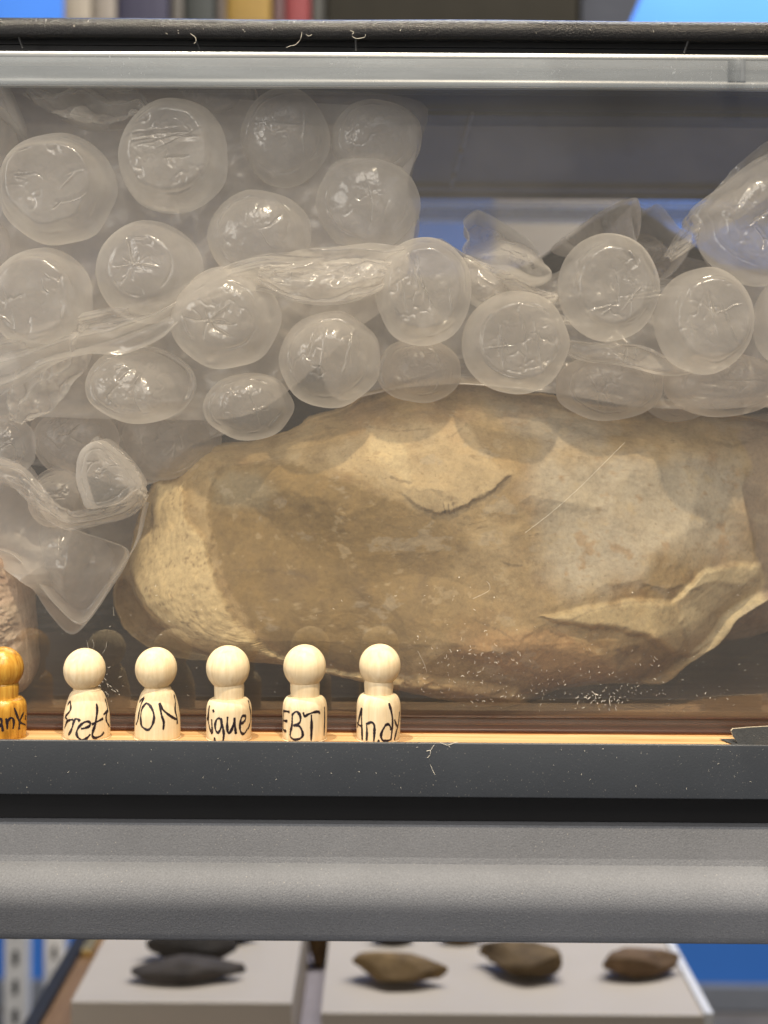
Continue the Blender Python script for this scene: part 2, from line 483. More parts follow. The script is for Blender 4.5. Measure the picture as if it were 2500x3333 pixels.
# ------------------------------------------------------------------ setting behind: blue wall, grey floor
WX0, WX1, WD = -3.0, 3.0, 2.62
b = mesh_obj('wall', [(WX0, WD - Y0, -.93), (WX1, WD - Y0, -.93), (WX1, WD - Y0, 1.9), (WX0, WD - Y0, 1.9),
                      (WX0, WD - Y0 + .05, -.93), (WX1, WD - Y0 + .05, -.93), (WX1, WD - Y0 + .05, 1.9), (WX0, WD - Y0 + .05, 1.9)],
             [(0, 1, 2, 3), (5, 4, 7, 6), (3, 2, 6, 7), (1, 0, 4, 5), (0, 3, 7, 4), (2, 1, 5, 6)], M_BLUE, None, False)
tag(b, 'bright blue painted wall behind everything', None, None, 'structure')
b = box('floor', (0, 1.0, -.955), (6.0, 2.0 + 2 * (WD - Y0 - 1.0) - .002, .05), M_FLOOR)
tag(b, 'grey floor below the display table', None, None, 'structure')
b = box('wall_skirting', (0, WD - Y0 - .012, -.905), (5.9, .02, .045), simple('skirting_grey', (.20, .22, .26), .5))
tag(b, 'grey skirting along the foot of the blue wall', None, None, 'structure')

# ------------------------------------------------------------------ display shelf
fy = 0.668 - Y0            # front of fascia
sh = thing('display_shelf', (0, fy, -.085), 'grey steel shelf with wooden board that carries the clear tub', 'shelf')
XL, XR = -.62, .62
pr = rounded([(fy + .0015, -.0175), (fy + .56, -.0175), (fy + .56, 0), (fy + .0015, 0)], .0006, 2)
mesh_obj('board', *extrude_x(pr, XL, XR, 2), M_BOARD, sh, False)
pr = rounded([(fy - .0012, -.0232), (fy + .0008, -.0232), (fy + .0008, .0022), (fy - .0012, .0022)], .0005, 3)
mesh_obj('fascia', *extrude_x(pr, XL, XR, 2), M_FASCIA, sh)
pr = [(fy + .0009, -.0232), (fy + .010, -.0240), (fy + .012, -.0378), (fy + .55, -.0378), (fy + .55, -.018), (fy + .0009, -.018)]
mesh_obj('channel', *extrude_x(pr, XL, XR, 2), M_GROOVE, sh, False)
# rail: set-back plate, then a bullnose that leans back under itself
ra = rounded([(fy + .0060, -.0382), (fy + .0002, -.0552), (fy + .03, -.0552), (fy + .03, -.0382)], [.0003, 0, 0, 0], 3)
mesh_obj('rail_plate', *extrude_x(ra, XL, XR, 2), M_PLATE, sh, False)
pts = [(fy + .030, -.0552), (fy + .0006, -.0550), (fy - .0020, -.0553)]
for k in range(1, 19):
    a = math.radians(108 * k / 18)
    pts.append((fy - .0020 - .0135 * math.sin(a), -.0553 - .0135 * (1 - math.cos(a))))
y1, z1 = pts[-1]
zs_ = np.linspace(z1, -.0868, 6)[1:]
pts += [(y1 + .325 * (z1 - z_), z_) for z_ in zs_]
y2 = pts[-1][0]
pts += [(y2 + .0010, -.0880), (y2 + .0026, -.0886), (fy + .03, -.0886)]
mesh_obj('rail_bullnose', *extrude_x(pts, XL, XR, 2), M_RAIL, sh)

# ------------------------------------------------------------------ storage tub
TX0, TX1 = -.37, .37
TF, TB = 0.711 - Y0, 1.205 - Y0       # front and back wall
ZB, ZR = .0015, .3195                 # underside, lower edge of rim
tub = thing('storage_tub', (0, (TF + TB) / 2, 0), 'large clear plastic storage tub on the wooden shelf holding the flint', 'tub')
def wall_front(y, sgn):
    pr = []
    for k in range(9):
        a = math.radians(90 * k / 8)
        pr.append((y + sgn * .0075 * (1 - math.sin(a)), ZB + .0075 * (1 - math.cos(a))))
    pr = pr[:]
    zs = [.06, .12, .18, .24, .30, ZR + .004]
    pr += [(y - sgn * .006 * ((z - .009) / .31) ** 1.0 * 0.35, z) for z in zs]
    return pr
mesh_obj('front_wall', *extrude_x([q for q in wall_front(TF, 1) if q[1] > .0046], TX0, TX1, 24, False), M_WALL, tub)
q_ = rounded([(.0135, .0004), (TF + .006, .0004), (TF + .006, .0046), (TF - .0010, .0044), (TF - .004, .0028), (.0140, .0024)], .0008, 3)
mesh_obj('shade_strip', *extrude_x(q_, TX0, TX1, 24), m_clear('shade_strip_tint', .05, .3, (.52, .36, .22), .3), tub)  # brown-tinted strip added along the tub base to darken the wood as shade
mesh_obj('back_wall', *extrude_x(wall_front(TB, -1), TX0, TX1, 24, False), M_WALLB, tub)
for sx in (TX0, TX1):
    V = [(sx, TF, .009), (sx, TB, .009), (sx, TB, ZR), (sx, TF, ZR)]
    mesh_obj('side_wall', V, [(0, 1, 2, 3)], M_WALLB, tub)
mesh_obj('base', [(TX0, TF + .0075, ZB), (TX1, TF + .0075, ZB), (TX1, TB - .0075, ZB), (TX0, TB - .0075, ZB)], [(0, 1, 2, 3)], M_BASE, tub)
# rim: flange with a turned-down lip, front and back
def rim_profile(y, s):
    yo = y - s * .0115
    return rounded([(y - s * .0008, ZR - .0005), (y - s * .0008, ZR + .0095), (yo + s * .0022, ZR + .0120), (yo + s * .002, ZR - .0016), (yo + s * .0022, ZR - .0024),
                    (yo - s * .0006, ZR - .0024), (yo - s * .0006, ZR - .0004), (yo, ZR + .001), (yo, ZR + .0122), (yo + s * .001, ZR + .0146), (yo + s * .0075, ZR + .0150), (y + s * .003, ZR + .0150), (y + s * .003, ZR - .0005)], .0004, 2)
wobf = lambda x: .0004 * math.sin(x * 9 + .6)
mesh_obj('rim', *extrude_x(rim_profile(TF, 1), TX0 - .01, TX1 + .01, 40, True, wobf), M_RIM, tub)
mesh_obj('rim', *extrude_x(rim_profile(TB, -1), TX0 - .01, TX1 + .01, 8, True, lambda x: .0035), M_RIM, tub)
rx = P1(2405, 190, .70)
mesh_obj('rim_catch', *extrude_x(rounded([(TF - .0122, ZR + .0015), (TF - .0116, ZR + .0008), (TF - .0116, ZR + .0125), (TF - .0122, ZR + .0125)], .0004, 2), rx.x - .0055, rx.x + .0032, 2), M_RIM, tub)

# ------------------------------------------------------------------ lid
ly = TF - .0065
ZL = ZR + .0230
lid = thing('tub_lid', (0, (TF + TB) / 2, ZL), 'black plastic lid lying on the clear storage tub', 'lid')
prof = [(ly + .004, ZL - .0003), (ly + .0008, ZL), (ly + .0002, ZL + .0012)]
for k in range(0, 13):
    a = math.radians(90 * k / 12)
    prof.append((ly + .0075 * (1 - math.cos(a)), ZL + .0040 + .0068 * math.sin(a)))
prof += [(ly + .010, ZL + .0104), (ly + .012, ZL + .0080), (ly + .012, ZL + .001)]
mesh_obj('front_edge', *extrude_x(prof, TX0 - .02, TX1 + .02, 60, True, lambda x: .00025 * math.sin(x * 14) + .0002 * math.sin(x * 37)), M_LID, lid)
pan = [(ly + .0122, ZL - .0012), (TB + .012, ZL - .0012), (TB + .012, ZL + .005), (ly + .0122, ZL + .005)]
mesh_obj('panel', *extrude_x(pan, TX0 - .02, TX1 + .02, 2), M_LIDIN, lid, False)
# plug that drops inside the tub, with moulded ribs under the panel
pl = [(TF + .006, ZL - .0016), (TF + .006, ZR + .004), (TF + .012, ZR + .004), (TF + .012, ZL - .0016)]
mesh_obj('plug', *extrude_x(pl, TX0 + .01, TX1 - .01, 2), M_LIDIN, lid, False)
pl = [(TB - .016, ZL - .0016), (TB - .016, ZL - .0040), (TB - .010, ZL - .0040), (TB - .010, ZL - .0016)]
mesh_obj('plug', *extrude_x(pl, TX0 + .01, TX1 - .01, 2), M_LIDIN, lid, False)
for D_, w_ in ((.862, .0016), (1.135, .016)):
    y_ = D_ - Y0
    q = rounded([(y_, ZL - .0016), (y_, ZL - .0046), (y_ + w_, ZL - .0046), (y_ + w_, ZL - .0016)], .0006, 2)
    mesh_obj('cross_rib', *extrude_x(q, TX0 + .02, TX1 - .02, 2), M_LIDIN if w_ < .01 else simple('lid_rib_pale', (.12, .115, .115), .5), lid, False)  # wide rib coloured lighter than the panel
q0 = P1(1537, 362, .862)
for a_, b_ in ((.862, .965), (.985, 1.060), (1.085, 1.13)):
    box('long_rib', (q0.x, (a_ + b_) / 2 - Y0, ZL - .0032), (.0022, b_ - a_, .0030), simple('lid_rib_edge', (.16, .16, .165), .45), lid, .0006)
for i_, (u_, sl) in enumerate([(48, .0010), (632, .0012), (1157, .0001), (2250, -.0010)]):
    p0 = P1(u_, 118, .697); 
    path = [(p0.x - sl * .6, ly + .002, ZL + .0004), (p0.x, ly + .0032, ZL - .0020), (p0.x + sl, ly + .0042, ZL - .0052)]
    V, Fc = tube(smooth_open(path, 5), .00060 if u_ != 632 else .00025, 6)
    mesh_obj('tab', V, Fc, M_LIDIN, lid)

# ------------------------------------------------------------------ the big flint
DC = .782
def rock(name, outline, DC, tf, tb, nth, nr, paint, relief, mat, label, seed, pf=2.6):
    out = smooth_closed(outline, 6)
    c = out.mean(0)
    th = np.arctan2(out[:, 1] - c[1], out[:, 0] - c[0]); rr = np.hypot(out[:, 0] - c[0], out[:, 1] - c[1])
    o = np.argsort(th); th, rr = th[o], rr[o]
    A = np.linspace(-math.pi, math.pi, nth, endpoint=False)
    R = np.interp(A, th, rr, period=2 * math.pi)
    rho = np.sin(np.linspace(0, 1, nr) * math.pi / 2) ** .9
    rho[0] = 0
    V, C, Fc = [], [], []
    AA, RH = np.meshgrid(A, rho[1:], indexing='xy')
    jag = 1 + .016 * fbm(np.cos(AA) * 8 + 9, np.sin(AA) * 8, seed, 5, .6) * sstep(.6, 1, RH)
    U = c[0] + RH * R[None, :] * np.cos(AA) * jag; Vv = c[1] + RH * R[None, :] * np.sin(AA) * jag
    U = np.concatenate([[c[0]], U.ravel()]); Vv = np.concatenate([[c[1]], Vv.ravel()]); RHf = np.concatenate([[0], RH.ravel()])
    x, y, z = P(U, Vv, DC)
    prof = np.clip(1 - RHf ** pf, 0, 1) ** (1 / 2.1)
    dep = tf * prof + relief(U, Vv, RHf)
    edge = sstep(1.0, .93, RHf)
    rel = dep - tf * prof
    raw = tf * prof + rel * edge
    lo = tf * .42 * np.clip(1 - RHf ** 2.2, 0, 1) ** .8; k_ = tf * .16      # never dips behind the silhouette
    dd = raw - lo
    raw = np.where(dd > k_, raw, np.where(dd < -k_, lo, lo + (dd + k_) ** 2 / (4 * k_)))
    front = np.stack([x, y - raw * sstep(1.0, .985, RHf), z], 1)
    back = np.stack([x, y + tb * np.clip(1 - RHf ** 3, 0, 1) ** .5 + .006 * fbm(U / 90, Vv / 90, seed + 5) * edge, z], 1)
    col = paint(U, Vv)
    n = nth; nf = len(front); ring0 = 1 + (nr - 2) * n
    j = np.arange(n); j1 = (j + 1) % n; ii = (np.arange(nr - 2) * n)[:, None]
    t0 = np.stack([0 * j, 1 + j, 1 + j1], 1)
    q0_ = np.stack([1 + ii + j, 1 + ii + j + n, 1 + ii + j1 + n, 1 + ii + j1], 2).reshape(-1, 4)
    mp = lambda k: np.where(k >= ring0, k, k + nf)            # both halves share the silhouette ring
    trs = np.concatenate([t0, mp(t0[:, ::-1])]); qds = np.concatenate([q0_, mp(q0_[:, ::-1])])
    verts = np.concatenate([front, back])[:nf + ring0]; cols = np.concatenate([col, col])[:nf + ring0]
    off = Vector((float(x[0]), float(DC - Y0), float(verts[:, 2].min())))
    ob = mesh_obj(name, verts - np.array(off), (trs, qds), mat, None, True, cols)
    ob.location = off
    return tag(ob, label, 'stone')

R1 = k2([(385, 975), (430, 962), (490, 955), (540, 952), (590, 940), (640, 922), (665, 900), (690, 893), (735, 880), (780, 852), (830, 832), (890, 822), (960, 822),
         (1040, 826), (1110, 846), (1180, 850), (1240, 866), (1320, 878), (1420, 882), (1500, 884), (1575, 892), (1660, 905), (1740, 950), (1775, 1050), (1770, 1160), (1735, 1235), (1680, 1280), (1640, 1305), (1600, 1332), (1560, 1382), (1490, 1428), (1437, 1470), (1380, 1473), (1300, 1474), (1215, 1484),
         (1150, 1506), (1080, 1520), (1000, 1512), (900, 1490), (800, 1470), (700, 1446), (600, 1428), (500, 1424), (400, 1420), (320, 1395), (262, 1345), (243, 1285), (262, 1235),
         (280, 1180), (300, 1110), (322, 1055), (350, 1005)])
G_CORTEX = k2([(348, 1040), (412, 1038), (424, 1110), (468, 1155), (476, 1190), (500, 1250), (530, 1310), (590, 1370), (650, 1406), (760, 1424), (868, 1432), (870, 1452), (760, 1450), (640, 1434), (600, 1428), (500, 1396), (430, 1368), (345, 1296), (292, 1222), (285, 1172), (322, 1150), (346, 1135), (338, 1085)])
G_DARKL = k2([(318, 1060), (350, 1045), (346, 1130), (320, 1152), (296, 1140), (300, 1100)])
G_FLAKE = k2([(690, 980), (745, 945), (800, 925), (880, 912), (965, 905), (1003, 906), (1020, 940), (1050, 985), (1086, 1018), (1040, 1056), (985, 1086), (930, 1098), (890, 1078), (850, 1048), (790, 1025)])
G_FL2 = k2([(800, 945), (835, 935), (868, 955), (878, 990), (892, 1035), (875, 1040), (830, 1000), (795, 975)])
G_EDGE = k2([(1086, 1018), (1083, 1034), (1030, 1078), (985, 1092), (1040, 1056)])
G_GREY = k2([(1125, 1105), (1105, 1040), (1150, 985), (1260, 960), (1400, 985), (1540, 965), (1600, 985), (1598, 1060), (1600, 1120), (1618, 1200), (1500, 1208), (1450, 1180), (1370, 1185), (1345, 1235), (1240, 1262), (1150, 1240), (1112, 1180)])
G_GREYT = k2([(1060, 870), (1180, 870), (1300, 900), (1290, 960), (1180, 965), (1090, 930)])
G_LR = k2([(1140, 1300), (1230, 1282), (1330, 1268), (1420, 1278), (1500, 1215), (1640, 1210), (1640, 1300), (1560, 1370), (1480, 1420), (1440, 1400), (1360, 1350), (1290, 1330), (1200, 1318)])
G_LR2 = k2([(1430, 1275), (1500, 1215), (1650, 1210), (1650, 1310), (1560, 1380), (1485, 1425), (1462, 1380)])
G_ORANGE = k2([(960, 1370), (1040, 1325), (1130, 1318), (1210, 1332), (1280, 1375), (1312, 1420), (1300, 1470), (1220, 1480), (1150, 1470), (1100, 1430), (1030, 1400)])
G_BOT = k2([(800, 1432), (900, 1418), (1000, 1428), (1100, 1452), (1165, 1492), (1100, 1530), (960, 1515), (830, 1480)])
G_DRB = k2([(1290, 1372), (1360, 1365), (1420, 1410), (1440, 1462), (1380, 1470), (1318, 1465), (1310, 1420)])
G_SCAR = k2([(480, 1000), (640, 990), (760, 1030), (860, 1070), (960, 1110), (1060, 1180), (1090, 1260), (1040, 1310), (960, 1330), (880, 1400), (760, 1425), (660, 1400), (560, 1330), (510, 1250), (480, 1170), (462, 1080)])
G_BLUEL = k2([(470, 1020), (560, 1010), (610, 1050), (590, 1090), (520, 1100), (480, 1080)])

G_SIDE = k2([(1586, 930), (1606, 1010), (1592, 1060), (1598, 1110), (1614, 1160), (1622, 1205), (1642, 1245), (1640, 1300), (1800, 1340), (1850, 1100), (1800, 900), (1640, 880)])
G_UNDER = k2([(272, 1212), (340, 1302), (430, 1374), (520, 1406), (640, 1432), (600, 1470), (400, 1470), (280, 1420), (200, 1340), (200, 1250)])
def warp(U, V, amp, sc, seed):
    return U + amp * fbm(U / sc, V / sc, seed, 4, .55), V + amp * fbm(U / sc + 40, V / sc - 13, seed + 3, 4, .55)

def paint1(U, V):
    col = np.empty((len(U), 3)); col[:] = (.400, .292, .145)
    def lay(c, m):
        nonlocal col
        col = col * (1 - m[:, None]) + np.array(c) * m[:, None]
    wu, wv = warp(U, V, 26, 60, 3)
    f1 = fbm(U / 210, V / 210, 21, 5, .55); f2 = fbm(U / 95, V / 95, 31, 5, .6); f3 = fbm(U / 40, V / 30, 41, 4, .6)
    lay((.500, .385, .215), sstep(.05, .35, f1) * .8)
    lay((.300, .190, .080), sstep(.02, .35, -f1) * .75)
    hol = sstep(-4, 16, sdf(*warp(U, V, 16, 22, 13), G_SCAR)) * (1 - .75 * sstep(1250, 1600, U))
    lay((.262, .178, .068), hol * .95)
    lay((.190, .125, .052), sstep(.05, .35, f2) * sstep(-8, 60, sdf(wu, wv, G_SCAR)) * .5)
    lay((.310, .270, .180), sstep(-20, 30, sdf(wu, wv, G_BLUEL)) * .6)
    lay((.240, .165, .080), sstep(.05, .35, fbm(U / 130 + 7, V / 130, 51, 5, .6)) * sstep(1500, 1650, U) * sstep(-30, 30, 1900 - V) * .3)
    gu, gv = warp(U, V, 80, 150, 23)
    lay((.520, .475, .385), sstep(-45, 75, sdf(gu, gv, G_GREY)) * (.80 + .15 * np.clip(f2 * 2, -1, 1)))
    lay((.430, .410, .360), sstep(-30, 40, sdf(wu, wv, G_GREYT)) * .65)
    lay((.420, .285, .150), sstep(.18, .36, f2) * sstep(-30, 30, sdf(wu, wv, G_GREY)) * .7)
    lay((.545, .430, .255), sstep(-16, 18, sdf(wu, wv, G_FLAKE)) * (.70 + .25 * np.clip(f3, -1, 1)))
    lay((.640, .525, .320), sstep(-12, 16, sdf(wu, wv, G_FL2)) * .7)
    lay((.300, .220, .120), sstep(-4, 6, sdf(U, V, G_EDGE)) * .45)
    lay((.600, .490, .290), sstep(-10, 20, sdf(wu, wv, G_LR)) * .85)
    lay((.640, .550, .360), sstep(-12, 18, sdf(wu, wv, G_LR2)) * .8)
    lay((.400, .245, .110), sstep(-12, 30, sdf(wu, wv, G_ORANGE)) * .75)
    lay((.470, .330, .165), sstep(-12, 25, sdf(wu, wv, G_BOT)) * .7)
    lay((.300, .190, .085), sstep(-10, 20, sdf(wu, wv, G_DRB)) * .7)
    cx = sstep(-5, 9, sdf(*warp(U, V, 16, 22, 13), G_CORTEX))
    lay((.640, .510, .290), cx * (.88 + .2 * np.clip(f3, -.6, .6)))
    lay((.250, .180, .095), cx * sstep(.14, .34, fbm(U / 13, V / 13, 61, 3, .6)) * .75 * sstep(-.1, .2, fbm(U / 70, V / 70, 71)))
    lay((.260, .190, .095), sstep(-8, 10, sdf(wu, wv, G_DARKL)) * .7)
    top = sstep(1480, 1330, V) * sstep(1000, 1400, U)
    lay((.420, .300, .170), top * sstep(-.1, .3, fbm(U / 80, V / 60, 81, 5, .6)) * .6)
    lay((.12, .075, .04), sstep(.46, .52, fbm(U / 14, V / 9, 91, 3, .6)) * sstep(.05, .3, fbm(U / 200, V / 200, 95)) * .6)
    lay((.330, .260, .200), sstep(-6, 14, sdf(wu, wv, G_SIDE)) * .75)  # turned side facet painted darker, its shade and haze put into the colour
    # mineral blotches with crisper borders
    for k, (sc_, th_, c_, a_) in enumerate([(120, .26, (.53, .43, .27), .45), (75, .30, (.27, .185, .09), .45), (45, .32, (.50, .40, .25), .4), (30, .34, (.30, .20, .10), .45), (170, .24, (.46, .40, .30), .4)]):
        lay(c_, sstep(th_, th_ + .10, fbm(U / sc_ + 3 * k, V / (sc_ * .7) - k, 141 + 7 * k, 5, .62)) * a_ * (1 - cx))
    lay((.20, .14, .075), sstep(.15, .5, fbm(U / 60, V / 60, 191, 4)) * sstep(.25, .4, fbm(U / 11, V / 11, 193, 3, .6)) * sstep(200, 40, np.hypot(U - 1160, V - 1740)) * .6)
    # cracks and pits
    for seg, w_, a_ in [([(1065, 1190), (1085, 1197), (1105, 1198)], 5, .8), ([(520, 1213), (600, 1212), (650, 1222)], 4, .5), ([(640, 1215), (672, 1228)], 9, .6), ([(845, 1022), (862, 1030), (885, 1033)], 6, .8),
                        ([(948, 1072), (952, 1092)], 3, .9), ([(958, 1072), (960, 1094)], 3, .9), ([(967, 1073), (970, 1092)], 3, .9), ([(1085, 1022), (1060, 1050), (1036, 1075)], 8, .5),
                        ([(1140, 1135), (1120, 1140)], 3, .7), ([(1010, 1305), (1060, 1325), (1090, 1345)], 4, .6), ([(1165, 1320), (1240, 1290), (1330, 1275), (1415, 1278)], 4, .5), ([(1350, 1240), (1400, 1250)], 4, .7),
                        ([(1470, 1255), (1490, 1263)], 5, .8), ([(1440, 948), (1441, 951)], 6, .9), ([(1555, 1195), (1600, 1180)], 3, .5), ([(790, 920), (860, 930), (920, 925)], 3, .5), ([(970, 940), (1000, 915)], 5, .5), ([(1535, 955), (1570, 962), (1605, 955)], 7, .5)]:
        pp = np.array(seg, float) * 1.507; d_ = np.full(U.shape, 1e9)
        for i in range(len(pp) - 1):
            e = pp[i + 1] - pp[i]; t = np.clip(((U - pp[i][0]) * e[0] + (V - pp[i][1]) * e[1]) / (e @ e), 0, 1)
            d_ = np.minimum(d_, np.hypot(U - pp[i][0] - t * e[0], V - pp[i][1] - t * e[1]))
        lay((.12, .085, .05), sstep(w_ * 1.1, w_ * .3, d_ + 6 * fbm(U / 12, V / 12, 197, 3)) * a_ * .6)
    return np.clip(col * np.array((.90, .88, .84)), 0.02, .85)

def relief1(U, V, RH):
    h = np.zeros_like(U)
    wu, wv = warp(U, V, 12, 50, 3)
    s = sdf(wu, wv, G_SCAR)
    h -= .0016 * sstep(-4, 14, s) * (1 - sstep(800, 950, U)) + .0105 * sstep(-40, 280, s)
    c = sdf(*warp(U, V, 10, 24, 13), G_CORTEX)
    h += .0036 * sstep(-5, 9, c) + .0022 * np.clip(c / 60, 0, 1)
    fl = sdf(wu, wv, G_FLAKE)
    h += .0012 * sstep(-10, 14, fl) * sstep(1250, 1500, U) + .0018 * sstep(1200, 1480, U) * np.clip((V - 1370) / 280, 0, 1) * sstep(-2, 10, fl)
    f2 = sdf(wu, wv, G_FL2)
    h -= .0007 * sstep(-6, 10, f2)
    g = sdf(wu, wv, G_GREY)
    h -= .0030 * sstep(-25, 120, g)
    lr = sdf(wu, wv, G_LR)
    h += .0020 * sstep(-4, 8, lr) + .0060 * np.clip((V - 1880) / 260, 0, 1) * sstep(-2, 20, lr)
    l2 = sdf(wu, wv, G_LR2)
    h += .0016 * sstep(-5, 10, l2)
    og = sdf(wu, wv, G_ORANGE)
    h += .0055 * sstep(-5, 70, og)
    bt = sdf(wu, wv, G_BOT)
    h += .0070 * sstep(-4, 45, bt)
    db = sdf(wu, wv, G_DRB)
    h -= .0040 * sstep(-4, 40, db)
    # conchoidal ripples and broad undulation
    rp = np.hypot(U - 1300, V - 1500)
    h += .00008 * np.sin(rp / 19 + 2 * fbm(U / 150, V / 150, 8)) * sstep(0, 80, s)
    h += .0022 * fbm(U / 330, V / 330, 111, 2) + .0005 * fbm(U / 120, V / 120, 113, 3, .5)
    rough = .22 + 2.0 * sstep(-5, 10, c)
    h += .00055 * rough * fbm(U / 16, V / 16, 117, 4, .6)
    h -= .034 * sstep(-4, 70, sdf(wu, wv, G_UNDER))
    h -= .016 * sstep(1560, 1250, V) ** 1.5
    h += .020 * np.clip((V - 1420) / 620, 0, 1) - .006 * np.clip((U - 1500) / 900, 0, 1)
    side = sdf(wu, wv, G_SIDE)
    h -= .020 * np.clip(side / 150, 0, 1) + .0012 * sstep(-4, 6, side)
    for (cu, cv, ang, cut, amt) in [(2200, 1700, .35, 0, .045), (1750, 2130, 1.30, 0, .040), (900, 1480, -2.2, 60, .030), (1250, 2150, 1.80, 0, .035), (1500, 1380, -1.5, 0, .030), (2330, 1950, .9, 0, .050), (620, 1900, 2.7, 30, .030), (1900, 1480, -1.1, 60, .030), (1130, 1650, 2.6, 0, .022), (1700, 1650, -.5, 0, .016), (1400, 1900, .9, 0, .020)]:
        d_ = (U - cu) * math.cos(ang) + (V - cv) * math.sin(ang) - cut + 14 * fbm(U / 120, V / 120, int(cu), 3)
        h -= amt * np.clip(d_ / 1000, 0, 1)
    # flake scars: shallow dishes that meet in sharp arrises
    su, sv = warp(U, V, 34, 90, 57)
    dish = np.zeros_like(U)
    for (cu, cv, ru, rv, an, dp) in [(1250, 1000, 170, 110, .3, .0046), (1430, 1060, 190, 130, -.2, .0056), (1550, 1000, 110, 130, 0, .0046), (1510, 1180, 150, 100, .2, .0046), (1220, 1170, 150, 120, .5, .0044),
                                     (720, 1010, 190, 90, .35, .0038), (560, 1000, 130, 90, -.2, .0034), (860, 950, 150, 90, .4, .0040), (1010, 900, 140, 80, .1, .0036), (1160, 900, 120, 80, .2, .0044), (1370, 915, 150, 80, 0, .0044),
                                     (1330, 1330, 170, 100, .4, .0056), (1490, 1330, 140, 110, -.5, .0056), (1180, 1420, 150, 90, .4, .0050), (1000, 1440, 160, 80, .2, .0046), (820, 1370, 180, 110, .3, .0036), (620, 1230, 170, 240, .3, .0044), (930, 1190, 240, 140, .4, .0046),
                                     (330, 1120, 60, 90, .2, .0040), (420, 1000, 110, 70, -.3, .0040), (700, 920, 110, 60, -.4, .0036)]:
        a_, b_ = su - cu * 1.507, sv - cv * 1.507; ca_, sa_ = math.cos(an), math.sin(an)
        e_ = ((a_ * ca_ + b_ * sa_) / (ru * 1.507)) ** 2 + ((-a_ * sa_ + b_ * ca_) / (rv * 1.507)) ** 2
        dish = np.maximum(dish, dp * (1 - e_))
    h -= dish * (1 - .8 * sstep(-5, 20, c))
    # ledges: terraced flake steps
    q = fbm(U / 260 + 3, V / 180, 131, 3) * 5
    h += .00012 * (np.floor(q) + sstep(.85, 1, q - np.floor(q)))
    return h

rock('big_flint', R1, DC, .050, .13, 760, 340, paint1, relief1, M_STONE,
     'large tan and grey flint block lying in the clear tub', 5, 4.2)

def paint_gen(base, alt, dark, sc, seed):
    def f(U, V):
        col = np.empty((len(U), 3)); col[:] = base
        a = sstep(-.1, .3, fbm(U / sc, V / sc, seed, 5, .6))[:, None]; b_ = sstep(.1, .4, fbm(U / sc * 1.7 + 5, V / sc * 1.7, seed + 9, 5, .6))[:, None] * .7
        col = col * (1 - a) + np.array(alt) * a
        return col * (1 - b_) + np.array(dark) * b_
    return f
def relief_gen(amp, sc, seed):
    def f(U, V, RH):
        q = fbm(U / sc, V / sc, seed, 3) * 4
        return amp * fbm(U / sc, V / sc, seed + 1, 5, .6) + amp * .08 * (np.floor(q) + sstep(.8, 1, q - np.floor(q))) + amp * .12 * fbm(U / 18, V / 18, seed + 4, 3)
    return f
rock('flint_nodule', k2([(-150, 1290), (-120, 1230), (-60, 1195), (0, 1198), (22, 1215), (40, 1250), (50, 1300), (54, 1350), (58, 1400), (62, 1460), (50, 1492), (0, 1500), (-80, 1500), (-140, 1470), (-170, 1380)]), .745, .028, .06, 200, 90,
     paint_gen((.52, .39, .29), (.60, .48, .36), (.34, .22, .15), 90, 201), relief_gen(.012, 90, 203), M_STONE, 'pinkish tan stone at the left end of the tub beside the stained doll', 31)
rock('flint_nodule', k2([(1560, 960), (1600, 905), (1680, 895), (1760, 930), (1800, 1050), (1800, 1200), (1760, 1300), (1690, 1345), (1620, 1372), (1560, 1382), (1500, 1380), (1490, 1300), (1520, 1150)]), .850, .040, .08, 160, 70,
     paint_gen((.34, .27, .20), (.42, .35, .27), (.24, .16, .10), 150, 211), relief_gen(.012, 160, 213), M_STONE, 'brown stone half hidden behind the right end of the big flint', 37)

M_BAG = m_stone('black_bag_plastic', .45, .0, .0004)
b = rock('black_bag', k2([(-260, 760), (-100, 660), (100, 620), (350, 600), (600, 575), (800, 590), (950, 600), (1080, 590), (1180, 552), (1260, 490), (1345, 440), (1400, 468), (1480, 520), (1560, 575), (1700, 660), (1860, 760), (1900, 1000), (1880, 1340), (1400, 1362), (800, 1364), (200, 1362), (-240, 1340), (-270, 1000)]), 1.03, .07, .10, 220, 80,
     paint_gen((.030, .029, .029), (.042, .040, .038), (.018, .017, .017), 200, 221), relief_gen(.030, 240, 223), M_BAG, 'dark plastic bag slumped at the back of the tub behind the flint', 41)
b['category'] = 'bag'

